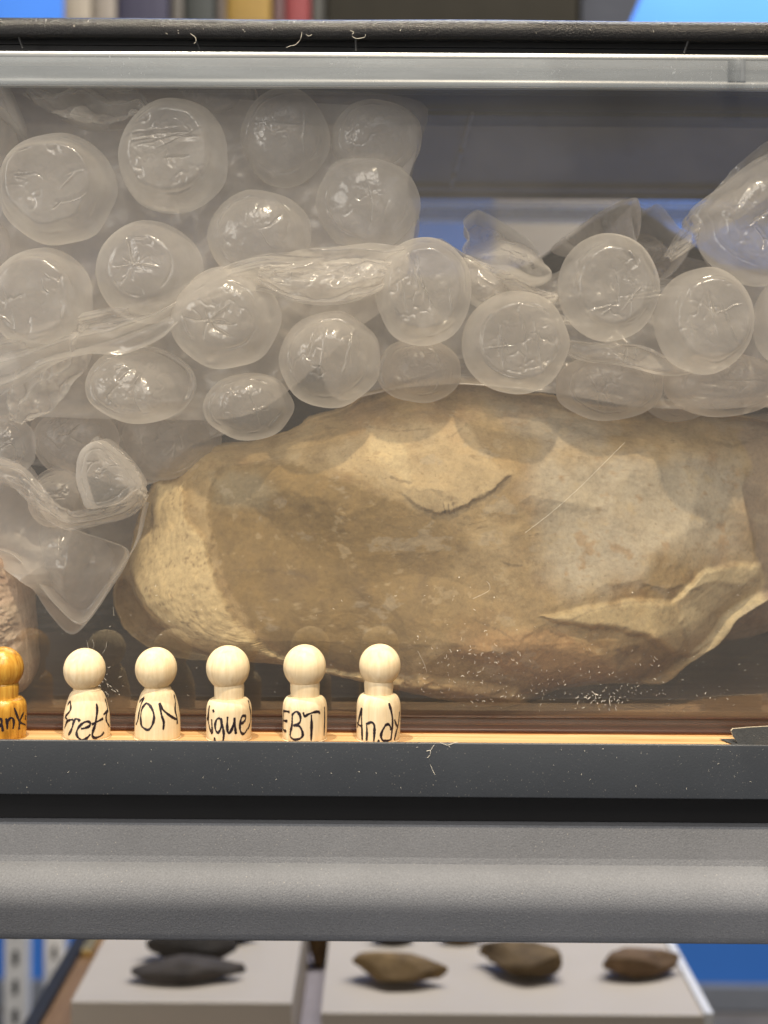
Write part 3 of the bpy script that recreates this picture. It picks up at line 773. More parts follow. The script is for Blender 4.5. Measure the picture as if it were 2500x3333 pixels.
# ------------------------------------------------------------------ bubble wrap
def patch(name, outline, D, H, mat, parent, seed, p=4.0, q=2.0, crease=0.0, ncr=6, crump=0.0, ncp=6, nz=.0003, tilt=(0, 0), nth=150, nr=60, smooth=True, dimple=0.0, disc=.76, style=None):
    r = np.random.default_rng(seed)
    out = smooth_closed(outline, 8) if smooth else np.array(outline, float)
    if not smooth:
        o2 = []
        for i in range(len(out)):
            for k in range(8): o2.append(out[i] + (out[(i + 1) % len(out)] - out[i]) * k / 8)
        out = np.array(o2)
    c = (out.max(0) + out.min(0)) / 2 * .5 + out.mean(0) * .5
    th = np.arctan2(out[:, 1] - c[1], out[:, 0] - c[0]); rr = np.hypot(out[:, 0] - c[0], out[:, 1] - c[1])
    o = np.argsort(th)
    A = np.linspace(-math.pi, math.pi, nth, endpoint=False)
    R = np.interp(A, th[o], rr[o], period=2 * math.pi)
    rho = np.linspace(0, 1, nr) ** .8
    AA, RH = np.meshgrid(A, rho[1:], indexing='xy')
    U = np.concatenate([[c[0]], (c[0] + RH * R[None] * np.cos(AA)).ravel()])
    V = np.concatenate([[c[1]], (c[1] + RH * R[None] * np.sin(AA)).ravel()])
    RH = np.concatenate([[0], RH.ravel()])
    Rm = R.mean()
    nx, ny = (U - c[0]) / Rm, (V - c[1]) / Rm
    h = H * np.clip(1 - RH ** p, 0, 1) ** (1 / q)
    if dimple: h -= dimple * sstep(disc + .06, disc - .06, RH)
    inn = sstep(1.0, .86, RH); ind = sstep(disc + .12, disc - .06, RH)
    dent = np.zeros_like(h)
    style = style or r.choice(['lines', 'star', 'facet', 'few'])
    cen = r.uniform(-.25, .25, 2); a_main = r.uniform(-.35, .35) + (math.pi / 2 if r.random() < .75 else 0)
    for i in range(ncr if crease else 0):
        if style == 'lines':
            a = a_main + r.normal(0, .10) + (math.pi / 2 if r.random() < .25 else 0)
            p0 = np.array((r.uniform(-.5, .5), r.uniform(-.3, .3))); ln = r.uniform(.15, .6) if i else .75; bend = r.normal(0, .15)
        elif style == 'star':
            a = r.uniform(0, 2 * math.pi); ln = r.uniform(.12, .42); bend = r.normal(0, .5)
            p0 = cen + ln * .8 * np.array((math.cos(a), math.sin(a)))
        else:
            a = r.uniform(0, math.pi); p0 = r.uniform(-.55, .55, 2); ln = r.uniform(.08, .35); bend = r.normal(0, .8)
        t_ = np.array((math.cos(a), math.sin(a))); n_ = np.array((-t_[1], t_[0]))
        w = r.uniform(.012, .035)
        tt = (nx - p0[0]) * t_[0] + (ny - p0[1]) * t_[1]
        wig = .03 * fbm(tt * 4 + i * 9, 0 * tt + seed, seed + i, 3)
        s = (nx - p0[0]) * n_[0] + (ny - p0[1]) * n_[1] + bend * tt * tt + wig
        win = sstep(ln, ln * .35, np.abs(tt))
        am = crease * r.uniform(.25, 1)
        sg_ = -1 if r.random() < .6 else 1
        dent += sg_ * min(am, .0011 if sg_ < 0 else am) * np.clip(1 - np.abs(s) / w, 0, 1) ** 1.2 * win * ind
        dent += am * .5 * np.clip(1 - np.abs(s) / (w * 6), 0, 1) * (s > 0) * win * ind       # one flank of the fold lies deeper
    if crease:
        rid = np.clip(1 - np.abs(fbm(nx * 1.9 + seed * 3, ny * 1.9, seed + 50, 3, .5)) * 9, 0, 1)
        msk = sstep(-.1, .35, fbm(nx * 1.3 + seed, ny * 1.3 + 5, seed + 60, 2))
        dent += .0006 * rid ** 1.5 * msk * ind
        fin = np.clip(1 - np.abs(fbm(nx * 5 + seed * 3, ny * 4, seed + 51, 3, .55)) * 6, 0, 1)
        dent += .00018 * fin * sstep(.0, .4, fbm(nx * 1.6, ny * 1.6 + seed, seed + 61, 2)) * ind
        ring = np.exp(-((RH - disc + .04 * fbm(nx * 2, ny * 2, seed + 70, 3)) / .022) ** 2) * sstep(-.15, .3, fbm(nx * 1.5 + 9, ny * 1.5, seed + 71, 2))
        dent += .0009 * ring
    if style == 'facet' and crease:
        for i in range(7):
            a = r.uniform(0, 2 * math.pi); cc = r.uniform(.1, .6)
            s = nx * math.cos(a) + ny * math.sin(a) - cc
            h -= crease * r.uniform(1.0, 3.2) * np.clip(s, 0, 1) * inn
    for i in range(ncp if crump else 0):
        a = r.uniform(0, math.pi); cc = r.uniform(-.6, .6)
        s = nx * math.cos(a) + ny * math.sin(a) - cc + .06 * fbm(nx * 2 + i, ny * 2, seed + i, 3)
        h += crump * r.uniform(-1, 1) * np.abs(s) * inn
    h += nz * fbm(nx * 3 + seed, ny * 3, seed, 4, .55) * inn * 2
    x, y, z = P(U, V, D)
    y = D - Y0 - h + tilt[0] * (U - c[0]) / F * D + tilt[1] * (V - c[1]) / F * D
    lim = (TF + .0014) - np.clip((z - .009) / .31, 0, 1) * .0021 + .0004 * fbm(nx * 4, ny * 4, seed + 2)
    k = .0012                                   # film presses flat against the tub wall, with a soft shoulder
    m_ = np.maximum(y, lim); y = m_ + np.clip(k - np.abs(y - lim), 0, None) ** 2 / (4 * k)
    y = y + dent
    Vt = np.stack([x, y, z], 1)
    j = np.arange(nth); j1 = (j + 1) % nth
    tr = np.stack([0 * j, 1 + j, 1 + j1], 1)
    ii = (np.arange(nr - 2) * nth)[:, None]
    qd = np.stack([1 + ii + j, 1 + ii + j + nth, 1 + ii + j1 + nth, 1 + ii + j1], 2).reshape(-1, 4)
    return mesh_obj(name, Vt, (tr, qd), mat, parent)

def circ(cx, cy, rx, ry, seed, wob=.03, n=14, rot=0):
    r = np.random.default_rng(seed + 1000); out = []
    for i in range(n):
        a = 2 * math.pi * i / n; k = 1 + r.uniform(-wob, wob)
        x, y = rx * math.cos(a) * k, ry * math.sin(a) * k
        out.append((cx + x * math.cos(rot) - y * math.sin(rot), cy + x * math.sin(rot) + y * math.cos(rot)))
    return k2(out)

def bubble(par, cx, cy, rx, ry, D, seed, H=.020, crease=.0016, ncr=7, mat=None, wob=.03, **kw):
    return patch('bubble', circ(cx, cy, rx, ry, seed, wob), D, H, mat or M_FILM_A, par, seed, p=kw.pop('p', 2.5), q=2.0, crease=crease, ncr=ncr, dimple=kw.pop('dimple', 0), nth=190, nr=84, **kw)

def sheet(par, poly, D, seed, amp=.006, mat=None, tilt=(0, 0), crump=.004, name='film'):
    return patch(name, k2(poly), D, 0, mat or M_FILM_S, par, seed, crump=crump, ncp=9, nz=amp, tilt=tilt, nth=160, nr=60)

def ribbon(name, pts, D, mat, parent, seed, folds=3.0, amp=.005, n=220, m=56, edge=.0):
    """a twisted strip of film: (u, v, half width) along its middle, pleated lengthwise"""
    pts = np.array(pts, float); q = smooth_open(pts, 10)
    t = np.linspace(0, 1, len(q)); ti = np.linspace(0, 1, n)
    U = np.interp(ti, t, q[:, 0]) * 1.507; V = np.interp(ti, t, q[:, 1]) * 1.507; Wd = np.interp(ti, t, q[:, 2]) * 1.507
    du, dv = np.gradient(U), np.gradient(V); ln = np.hypot(du, dv); nxv, nyv = -dv / ln, du / ln
    T = np.linspace(-1, 1, m)
    SS, TT = np.meshgrid(ti, T, indexing='ij')
    W2 = Wd[:, None] * (1 + .10 * fbm(SS * 9, np.sign(TT) * 3 + 0 * SS, seed, 3) * np.abs(TT))
    uu = U[:, None] + nxv[:, None] * TT * W2; vv = V[:, None] + nyv[:, None] * TT * W2
    ph = TT * folds / 2 + .9 * fbm(SS * 4, TT * .7, seed + 1, 2) + .07 * fbm(SS * 14, TT * 2, seed + 2, 2)
    tri = np.abs((ph % 1) - .5) * 2
    ph2 = SS * 5 + TT * 1.1 + fbm(SS * 6, TT * 2, seed + 5, 3)
    tri2 = np.abs((ph2 % 1) - .5) * 2
    h = amp * 1.25 * tri + amp * .6 * tri2 * sstep(-.1, .3, fbm(SS * 5, TT, seed + 7, 2)) + .0003 * fbm(SS * 22, TT * 4, seed + 9, 2)
    x, y, z = P(uu.ravel(), vv.ravel(), D)
    y = D - Y0 - h.ravel() + .006 * fbm(SS * 3, TT * .5, seed + 11, 2).ravel()
    lim = TF + .0012 - np.clip((z - .009) / .31, 0, 1) * .0021
    y = np.maximum(y, lim)
    i = np.arange(n - 1)[:, None] * m; j = np.arange(m - 1)[None]
    qd = np.stack([i + j, i + j + 1, i + m + j + 1, i + m + j], 2).reshape(-1, 4)
    return mesh_obj(name, np.stack([x, y, z], 1), (np.zeros((0, 3), int), qd), mat, parent)

# upper-left pack -------------------------------------------------
w1 = thing('bubble_wrap', P1(560, 1000, .75), 'milky bubble wrap with big round bubbles filling the upper left of the tub', 'bubble wrap')
sheet(w1, [(-160, 150), (300, 185), (520, 215), (720, 225), (880, 240), (900, 320), (880, 400), (898, 460), (888, 540), (860, 640), (760, 720), (640, 830), (520, 900), (300, 905), (100, 900), (-160, 880), (-200, 450)], .743, 11, .005)
sheet(w1, [(-160, 130), (300, 160), (600, 190), (900, 215), (912, 300), (890, 380), (905, 450), (890, 540), (760, 680), (500, 800), (200, 860), (-160, 900), (-200, 450)], .785, 12, .008, M_FILM_B)
sheet(w1, [(-160, 140), (300, 170), (600, 200), (890, 225), (900, 300), (885, 400), (895, 520), (760, 720), (500, 840), (200, 900), (-160, 900), (-200, 450)], .830, 13, .012, M_FILM_B)
sheet(w1, [(-160, 120), (300, 150), (600, 180), (870, 230), (885, 330), (870, 420), (880, 560), (760, 740), (500, 860), (200, 900), (-160, 900), (-200, 450)], .900, 14, .012, M_FILM_B)
for i, (cx, cy, rx, ry, D, cr, n, kw) in enumerate([
        (128, 410, 124, 121, .738, .0030, 7, dict(style='facet', crump=.0030, disc=.85)), (378, 340, 117, 126, .738, .0016, 7, dict(style='lines')), (560, 512, 114, 100, .747, .0007, 1, dict(H=.024)),
        (325, 588, 114, 112, .741, .0024, 9, dict(style='star', disc=.55)), (95, 650, 108, 112, .738, .0022, 6, dict(style='few')),
        (615, 300, 97, 110, .748, .0010, 3, dict(style='lines', H=.020)), (812, 302, 101, 86, .752, .0008, 1, dict(H=.020)), (795, 440, 112, 108, .750, .0010, 2, dict(style='lines', H=.022)),
        (-70, 300, 110, 110, .745, .002, 6, {}), (470, 215, 90, 60, .757, .001, 2, dict(H=.02)), (690, 500, 90, 90, .785, .001, 2, {}),
        (-20, 540, 70, 70, .76, .001, 2, {}), (200, 740, 100, 90, .775, .001, 2, {})]):
    bubble(w1, cx, cy, rx, ry, D, 300 + i, H=kw.pop('H', .035), crease=cr, ncr=n, mat=M_FILM_A if D < .758 else M_FILM_B, **kw)
patch('crumpled_film', k2([(70, 175), (140, 165), (215, 160), (290, 200), (330, 240), (310, 265), (250, 280), (190, 282), (130, 255), (90, 215)]), .744, .004, M_FILM_A, w1, 41, crump=.030, ncp=14, crease=.004, ncr=14, style='few', disc=1.0)
patch('crumpled_film', k2([(-40, 170), (8, 172), (40, 230), (60, 300), (30, 380), (-10, 360), (-50, 300)]), .740, .004, M_FILM_A, w1, 42, crump=.030, ncp=12)

# twisted strip across the middle ------------------------------------
w2 = thing('bubble_wrap', P1(650, 1080, .74), 'crumpled strip of bubble wrap slanting up across the middle of the tub', 'bubble wrap')
ribbon('twisted_film', [(-40, 800, 66), (30, 778, 58), (110, 742, 46), (190, 722, 46), (270, 712, 52), (340, 688, 44), (400, 650, 26), (470, 615, 30), (560, 592, 40), (650, 600, 56), (740, 594, 62), (820, 575, 50), (880, 556, 22)], .725, M_FILM_A, w2, 51, 2.0, .0060)
ribbon('deflated_bubble', [(190, 700, 20), (160, 745, 46), (110, 810, 58), (65, 870, 44), (40, 912, 12)], .730, M_FILM_A, w2, 52, 1.5, .0070, 140, 48)
ribbon('crumpled_film', [(560, 590, 14), (620, 606, 34), (700, 610, 44), (790, 600, 40), (850, 585, 18)], .719, M_FILM_A, w2, 57, 2.2, .0050, 160, 48)
bubble(w2, 487, 688, 119, 109, .735, 53, H=.026, crease=.0026, ncr=8, style='star', disc=.66)
for i, (cx, cy, rx, ry, D, cr) in enumerate([(306, 832, 118, 84, .742, .003), (538, 878, 97, 73, .742, .0012), (710, 620, 110, 70, .765, .002)]):
    bubble(w2, cx, cy, rx, ry, D, 330 + i, H=.022, crease=cr, ncr=(6, 2, 5)[i], crump=(.006, .001, .006)[i], style=('facet', 'lines', 'few')[i])

# right-hand pack ----------------------------------------------------
w3 = thing('bubble_wrap', P1(1900, 1150, .74), 'bubble wrap with large clear bubbles resting on top of the big flint', 'bubble wrap')
for i, (cx, cy, rx, ry, D, cr, n, kw) in enumerate([
        (713, 776, 111, 104, .738, .0012, 4, dict(style='lines', H=.028)), (914, 630, 104, 119, .737, .0020, 8, dict(style='lines', disc=.84, H=.034)), (1114, 742, 114, 112, .738, .0016, 6, dict(style='lines', disc=.70)),
        (1314, 622, 108, 118, .738, .0016, 6, dict(style='few', crump=.0014)), (1517, 695, 103, 116, .738, .0018, 5, dict(style='lines')),
        (1315, 835, 118, 74, .752, .0010, 2, dict(H=.020)), (1560, 830, 130, 70, .756, .0008, 1, dict(H=.020)), (905, 800, 92, 70, .754, .001, 1, dict(H=.020)),
        (1700, 700, 74, 100, .737, .002, 4, {}), (1460, 850, 80, 60, .775, .001, 1, dict(H=.02))]):
    bubble(w3, cx, cy, rx, ry, D, 360 + i, H=kw.pop('H', .035), crease=cr, ncr=n, mat=M_FILM_A if D < .75 else M_FILM_B, **kw)
patch('deflated_bubble', k2([(1000, 478), (1025, 455), (1045, 458), (1100, 490), (1150, 525), (1175, 570), (1192, 605), (1150, 622), (1080, 600), (1020, 575), (998, 540), (1012, 510)]), .760, .014, M_FILM_A, w3, 61, crump=.034, ncp=14, crease=.004, ncr=14, style='few', disc=1.0)
patch('crumpled_film', k2([(995, 545), (1040, 585), (1120, 620), (1190, 640), (1180, 665), (1080, 680), (1010, 650), (1000, 600)]), .748, .010, M_FILM_A, w3, 66, crump=.012, ncp=8)
patch('crumpled_film', k2([(1190, 540), (1250, 490), (1300, 455), (1345, 437), (1370, 445), (1375, 520), (1330, 560), (1250, 560)]), .790, .012, M_FILM_B, w3, 62, crump=.012, ncp=7)
patch('crumpled_film', k2([(1365, 440), (1395, 450), (1425, 442), (1465, 490), (1495, 510), (1480, 560), (1430, 605), (1395, 570), (1370, 510)]), .765, .014, M_FILM_A, w3, 63, crump=.030, ncp=12, crease=.004, ncr=12, style='few', disc=1.0)
patch('bubble', k2([(1490, 455), (1560, 400), (1640, 340), (1720, 330), (1760, 420), (1750, 540), (1700, 605), (1620, 618), (1550, 585), (1510, 540), (1500, 490)]), .742, .022, M_FILM_A, w3, 64, p=3.0, crease=.003, ncr=10, crump=.005, ncp=8)
patch('crumpled_film', k2([(1480, 470), (1560, 410), (1630, 350), (1660, 318), (1720, 320), (1700, 420), (1600, 470), (1520, 500)]), .760, .010, M_FILM_A, w3, 65, crump=.010, ncp=8)
sheet(w3, [(690, 690), (800, 560), (900, 515), (1000, 530), (1100, 610), (1200, 590), (1300, 520), (1420, 600), (1540, 590), (1720, 600), (1740, 850), (1600, 880), (1400, 880), (1200, 850), (1000, 830), (850, 840), (720, 860)], .752, 67, .005)
sheet(w3, [(690, 700), (800, 570), (900, 530), (1050, 560), (1200, 590), (1380, 520), (1500, 560), (1720, 620), (1740, 850), (1600, 880), (1400, 880), (1200, 850), (1000, 840), (850, 850), (720, 870)], .800, 68, .010, M_FILM_B)
ribbon('crumpled_film', [(1000, 560, 10), (1050, 600, 26), (1120, 630, 24), (1200, 650, 10)], .740, M_FILM_A, w3, 91, 2, .006, 120, 36)
ribbon('crumpled_film', [(1440, 560, 10), (1500, 500, 30), (1570, 440, 40), (1650, 370, 50), (1720, 330, 40)], .744, M_FILM_A, w3, 92, 1.6, .006, 140, 40)
ribbon('crumpled_film', [(60, 190, 20), (140, 215, 40), (220, 225, 46), (290, 230, 30), (330, 245, 8)], .732, M_FILM_A, w1, 93, 1.5, .007, 140, 40)
sheet(w3, [(1500, 470), (1600, 400), (1700, 340), (1790, 340), (1800, 640), (1600, 630), (1520, 560)], .790, 95, .006)
patch('crumpled_film', k2([(1200, 735), (1300, 742), (1380, 745), (1440, 770), (1500, 800), (1440, 812), (1340, 790), (1240, 775)]), .738, .010, M_FILM_A, w3, 69, crump=.010, ncp=8, crease=.003)

# lower-left pack ----------------------------------------------------
w4 = thing('bubble_wrap', P1(250, 1650, .76), 'loose torn bubble wrap film bunched at the lower left against the big flint', 'bubble wrap')
for i, (cx, cy, rx, ry, D, kw) in enumerate([(20, 965, 58, 68, .745, {}), (165, 955, 92, 78, .760, {}), (130, 1075, 68, 68, .752, {}), (360, 950, 120, 90, .775, dict(crump=.004))]):
    bubble(w4, cx, cy, rx, ry, D, 400 + i, H=.018, crease=.0012, ncr=5, mat=M_FILM_B if D > .75 else M_FILM_A, **kw)
patch('torn_film', k2([(-40, 985), (20, 1010), (75, 1055), (112, 1100), (143, 1116), (200, 1104), (260, 1094), (302, 1085), (316, 1070), (308, 1110), (292, 1180), (250, 1250), (215, 1310), (175, 1350), (125, 1310), (75, 1250), (30, 1200), (-40, 1170), (-60, 1080)]), .738, .016, M_FILM_A, w4, 71, p=3.0, crump=.022, ncp=11, crease=.0025, ncr=7, nz=.001)
patch('torn_film', k2([(-40, 1010), (40, 1060), (110, 1120), (180, 1150), (240, 1170), (280, 1200), (220, 1300), (160, 1370), (110, 1330), (60, 1260), (-40, 1180)]), .746, .006, M_FILM_S, w4, 72, crump=.018, ncp=10)
patch('torn_film', k2([(190, 990), (205, 960), (235, 948), (270, 975), (300, 1010), (318, 1045), (300, 1062), (270, 1085), (215, 1095), (200, 1070), (188, 1030)]), .742, .014, M_FILM_A, w4, 73, p=3, crump=.026, ncp=12, crease=.002)
ribbon('torn_film', [(-40, 1000, 30), (40, 1030, 26), (100, 1085, 24), (150, 1122, 22), (215, 1112, 20), (280, 1092, 22), (312, 1060, 14)], .730, M_FILM_A, w4, 77, 1.0, .0060, 160, 40)
ribbon('torn_film', [(205, 950, 10), (245, 985, 22), (285, 1030, 20), (315, 1066, 8)], .733, M_FILM_A, w4, 78, 1.5, .0060, 120, 36)
patch('torn_film', k2([(270, 1092), (285, 1050), (300, 1030), (312, 1042), (318, 1075), (305, 1092)]), .737, .008, M_FILM_A, w4, 74, crump=.006, ncp=5, nth=64, nr=24)
sheet(w4, [(80, 900), (200, 880), (350, 880), (450, 900), (500, 930), (420, 960), (370, 1000), (340, 1040), (260, 1050), (200, 1030), (110, 1000), (70, 950)], .768, 75, .006)
sheet(w4, [(-60, 880), (100, 860), (300, 860), (430, 890), (480, 930), (380, 960), (300, 1000), (160, 1010), (20, 1000), (-60, 1000)], .800, 76, .008, M_FILM_B)

# ------------------------------------------------------------------ dust, lint and scratches on the tub front
def lint(name, strokes, parent, r=.00010):
    V, Fc = [], []
    for path, rr in strokes:
        v, f = tube(path, rr or r, 4); o = len(V)
        V += [tuple(q) for q in v]; Fc += [tuple(i + o for i in q) for q in f]
    o = mesh_obj(name, V, Fc, M_DUST, parent)
    o['kind'] = 'stuff'
    return o
r = np.random.default_rng(99)
st = []
def on_wall(u, v):
    p = P1(u, v, .7085); p.y = TF - .0007 - max(0, (p.z - .009) / .31) * .0021; return p
def fleck(u, v, ln, w):
    a = r.uniform(0, 2 * math.pi); n = 4 if ln > 8 else 2; pts = []; b_ = r.uniform(-1.2, 1.2)
    for k in range(n):
        t = k / (n - 1) - .5
        pts.append(tuple(on_wall(u + ln * t * math.cos(a + b_ * t), v + ln * t * math.sin(a + b_ * t))))
    st.append((pts, w))
for i in range(150):
    fleck(r.normal(1980, 240), 2290 - abs(r.normal(0, 75)) + r.uniform(-20, 25), r.uniform(1.5, 9), .00006 * r.uniform(.5, 1.4))
for i in range(90):
    fleck(r.uniform(100, 2480), r.uniform(1900, 2320), r.uniform(1.5, 8), .00006 * r.uniform(.5, 1.4))
for i in range(35):
    fleck(r.normal(1950, 40), r.normal(2283, 12), r.uniform(3, 12), .00009)
for i in range(70):
    fleck(r.uniform(1350, 1700), r.normal(2170, 60), r.uniform(2, 14), .00008)
for i in range(40):
    fleck(r.normal(330, 40), r.normal(2240, 25), r.uniform(3, 14), .00007)
for u, v in ((1495, 1880), (1360, 2072), (1610, 1945), (2060, 1930), (1490, 2120)): fleck(u, v, 4, .00022)
for pth in ([(2035, 1440), (1960, 1515), (1890, 1585), (1800, 1665), (1710, 1735)], [(280, 2085), (285, 2110)], [(298, 2082), (304, 2102), (300, 2112)], [(346, 2090), (342, 2112), (332, 2128)],
            [(1540, 1950), (1590, 1925), (1594, 1905), (1585, 1893)], [(366, 1975), (369, 2005)], [(1360, 2120), (1380, 2160), (1390, 2190)]):
    st.append(([tuple(on_wall(*q)) for q in smooth_open(pth, 6)], .00004))
lint('dust', st, tub)
# lint caught on the lid edge and on the fascia
st = []
def lidp(u, v, dy=0): p = P1(u, v, ly + Y0); return (p.x, ly - .0004 + dy, p.z)
for pth in ([(983, 105), (978, 128), (962, 146), (946, 150), (932, 156)], [(620, 110), (636, 122), (638, 136), (632, 142)], [(996, 112), (1006, 118), (1016, 112)], [(1146, 118), (1160, 126), (1186, 122), (1190, 112)], [(1140, 100), (1152, 106), (1146, 112)]):
    st.append(([lidp(*q) for q in smooth_open(pth, 5)], .00008))
for i in range(26):
    u, v = r.uniform(0, 2500), r.uniform(64, 108); a = r.uniform(0, 6.28); ln = r.uniform(2, 9)
    st.append(([lidp(u, v), lidp(u + ln * math.cos(a), v + ln * math.sin(a))], .00006))
lint('lint', st, lid)
st = []
def fas(u, v): p = P1(u, v, .6665); return (p.x, fy - .0015, p.z)
for pth in ([(1414, 2424), (1402, 2442), (1400, 2456), (1392, 2467)], [(1388, 2444), (1402, 2442)], [(1432, 2416), (1448, 2423), (1460, 2425), (1478, 2418), (1490, 2415)], [(1460, 2425), (1464, 2432)], [(1400, 2488), (1408, 2506), (1416, 2522)]):
    st.append(([fas(*q) for q in smooth_open(pth, 5)], .00009))
for i in range(40):
    u, v = r.uniform(0, 2500), r.uniform(2430, 2570); a = r.uniform(0, 6.28); ln = r.uniform(1, 6)
    st.append(([fas(u, v), fas(u + ln * math.cos(a), v + ln * math.sin(a))], .00006))
lint('lint', st, sh)

# ------------------------------------------------------------------ peg dolls
def lathe(prof, c, n=56):
    V, Fc = [], []
    m = len(prof)
    for i, (rr, z) in enumerate(prof):
        for k in range(n):
            a = 2 * math.pi * k / n
            V.append((c.x + rr * math.cos(a), c.y + rr * math.sin(a), c.z + z))
    for i in range(m - 1):
        for k in range(n):
            Fc.append((i * n + k, i * n + (k + 1) % n, (i + 1) * n + (k + 1) % n, (i + 1) * n + k))
    Fc.append(tuple(reversed(range(n))))
    Fc.append(tuple(range((m - 1) * n, m * n)))
    return V, Fc

DD = .6835
def doll(label, u_head, v_top, w_head, u_l, u_r, kind, strokes, conv, mat, sw, group='peg dolls in front of the tub'):
    sc = DD / F
    c = P1((u_l + u_r) / 2, 2412, DD)
    x0 = c.x
    top = P1(u_head, v_top, DD).z
    Rb = (u_r - u_l) / 2 * sc; Rh = w_head / 2 * sc
    y0 = DD - Y0 + .0005
    d = thing('peg_doll', (x0, y0, 0), label, 'peg doll', group)
    hz = top - Rh * 1.015                       # head centre
    if kind == 'cone':
        zn = hz - Rh * .99                       # chin line
        body = [(Rb * .0, 0), (Rb * .95, 0), (Rb * .985, .0006), (Rb, .0016), (Rb * .995, .006), (Rb * .97, .011), (Rb * .92, zn * .62), (Rb * .84, zn * .78), (Rb * .72, zn * .93), (Rb * .60, zn * 1.0), (Rb * .56, zn + .001), (Rb*.3, zn + .002)]
        nk = None
    else:
        zs = hz - Rh * 1.36                      # shoulder top at neck
        body = [(0, 0), (Rb * .93, 0), (Rb * .97, .0005), (Rb * .985, .0014), (Rb * .995, .006), (Rb, zs * .55), (Rb * .995, zs * .74), (Rb * .965, zs * .84), (Rb * .90, zs * .92), (Rb * .80, zs * .975), (Rb * .66, zs * 1.0), (Rb * .645, zs + .0005), (Rb*.64, hz - Rh * .70), (Rb*.3, hz - Rh * .5)]
    P0 = Vector((x0, y0, 0))
    bd = smooth_open(body, 4)
    bd[:, 0] = np.clip(bd[:, 0], 0.00001, None)
    bd[:, 1] = np.maximum(bd[:, 1], 0)
    V, Fc = lathe([tuple(q) for q in bd], P0)
    mesh_obj('body', V, Fc, mat, d)
    head = []
    for k in range(0, 33):
        a = -math.pi / 2 + math.pi * k / 32
        if math.sin(a) < -.93: continue
        head.append((max(Rh * math.cos(a), .00001), hz + Rh * 1.02 * math.sin(a)))
    hx = P1(u_head, v_top, DD).x
    V, Fc = lathe(head, Vector((hx, y0, 0)))
    mesh_obj('head', V, Fc, mat, d)
    bz = bd[:, 1]; br = bd[:, 0]
    o = np.argsort(bz, kind='stable')
    V, Fc = [], []
    rr = random.Random(int(u_head) + 3)
    for s_ in strokes:
        pts = smooth_open(s_, 7)
        pts = np.array([conv(*q) for q in pts])
        X, Y, Z = P(pts[:, 0], pts[:, 1], DD - Rb * .6)
        R = np.interp(Z, bz[o], br[o]); R = np.where(R < Rb * .5, Rb * .5, R)
        sx = np.clip((X - x0) / R, -.992, .992)
        th = np.arcsin(sx)
        ctr = np.stack([x0 + R * np.sin(th), y0 - R * np.cos(th), Z], 1)
        nrm = np.stack([np.sin(th), -np.cos(th), 0 * th], 1)
        tg = np.gradient(ctr, axis=0); tg /= np.linalg.norm(tg, axis=1)[:, None] + 1e-12
        sd = np.cross(nrm, tg)
        b0 = len(V); m = len(ctr)
        ph = rr.uniform(0, 6)
        for i in range(m):
            w = sw * .5 * (1 + .24 * math.sin(i * .45 + ph) + rr.uniform(-.16, .16))
            if i in (0, m - 1): w *= .62
            for sgn, lift in ((-1, .00005), (0, .00012), (1, .00005)):
                q = ctr[i] + sd[i] * w * sgn
                # keep the ink on the turned surface
                dx, dy = q[0] - x0, q[1] - y0
                rq = math.hypot(dx, dy); Rq = float(np.interp(q[2], bz[o], br[o])); Rq = max(Rq, Rb * .5) + lift
                V.append((x0 + dx / rq * Rq, y0 + dy / rq * Rq, max(q[2], .0001)))
        for i in range(m - 1):
            for k in range(2):
                Fc.append((b0 + i * 3 + k, b0 + i * 3 + k + 1, b0 + (i + 1) * 3 + k + 1, b0 + (i + 1) * 3 + k))
    mesh_obj('lettering', V, Fc, M_INK, d)
    return d

c1 = lambda x, y: (x / 4.366, 2080 + y / 4.366)
c2 = lambda x, y: (400 + x / 3.607, 2080 + y / 3.607)
c3 = lambda x, y: (880 + x / 3.607, 2080 + y / 3.607)
doll('stained amber peg doll cut off by the left edge', 8, 2106, 136, -68, 84, 'boy',
     [[(-30, 1120), (20, 1105), (50, 1125), (58, 1200), (70, 1290)], [(-10, 1240), (20, 1220), (52, 1175)], [(110, 1105), (125, 1180), (125, 1265)], [(125, 1170), (160, 1112), (195, 1120), (206, 1190), (195, 1268)],
      [(210, 970), (240, 1080), (265, 1190), (262, 1295)], [(305, 1070), (285, 1130), (265, 1185)], [(265, 1182), (300, 1230), (330, 1272)], [(340, 1120), (335, 1190)]], c1, M_DOLLS, .0011)
doll('pale cone-bodied peg doll next to the stained one, lettering in lower case joined script', 275, 2111, 136, 206, 357, 'cone',
     [[(950, 950), (985, 897), (1005, 930), (1010, 985), (990, 1030), (925, 1110), (958, 1140), (938, 1210), (912, 1275)], [(930, 1235), (965, 1165), (1010, 1138), (1060, 1125)], [(985, 1355), (1035, 1265), (1075, 1140)],
      [(1050, 1205), (1085, 1125), (1125, 1115), (1160, 1145)], [(1175, 1250), (1230, 1240), (1290, 1215), (1300, 1170), (1265, 1150), (1210, 1165), (1150, 1220), (1115, 1290), (1125, 1360), (1195, 1410), (1260, 1380), (1305, 1330)],
      [(1370, 915), (1385, 1010), (1370, 1180), (1340, 1290), (1330, 1350), (1365, 1390), (1440, 1370), (1470, 1330)], [(1320, 1195), (1390, 1165), (1460, 1135)],
      [(1455, 880), (1480, 930), (1495, 1050), (1490, 1150), (1510, 1240), (1530, 1290), (1550, 1260)], [(1460, 1085), (1490, 1060), (1525, 1040)]], c1, M_DOLL, .00112)
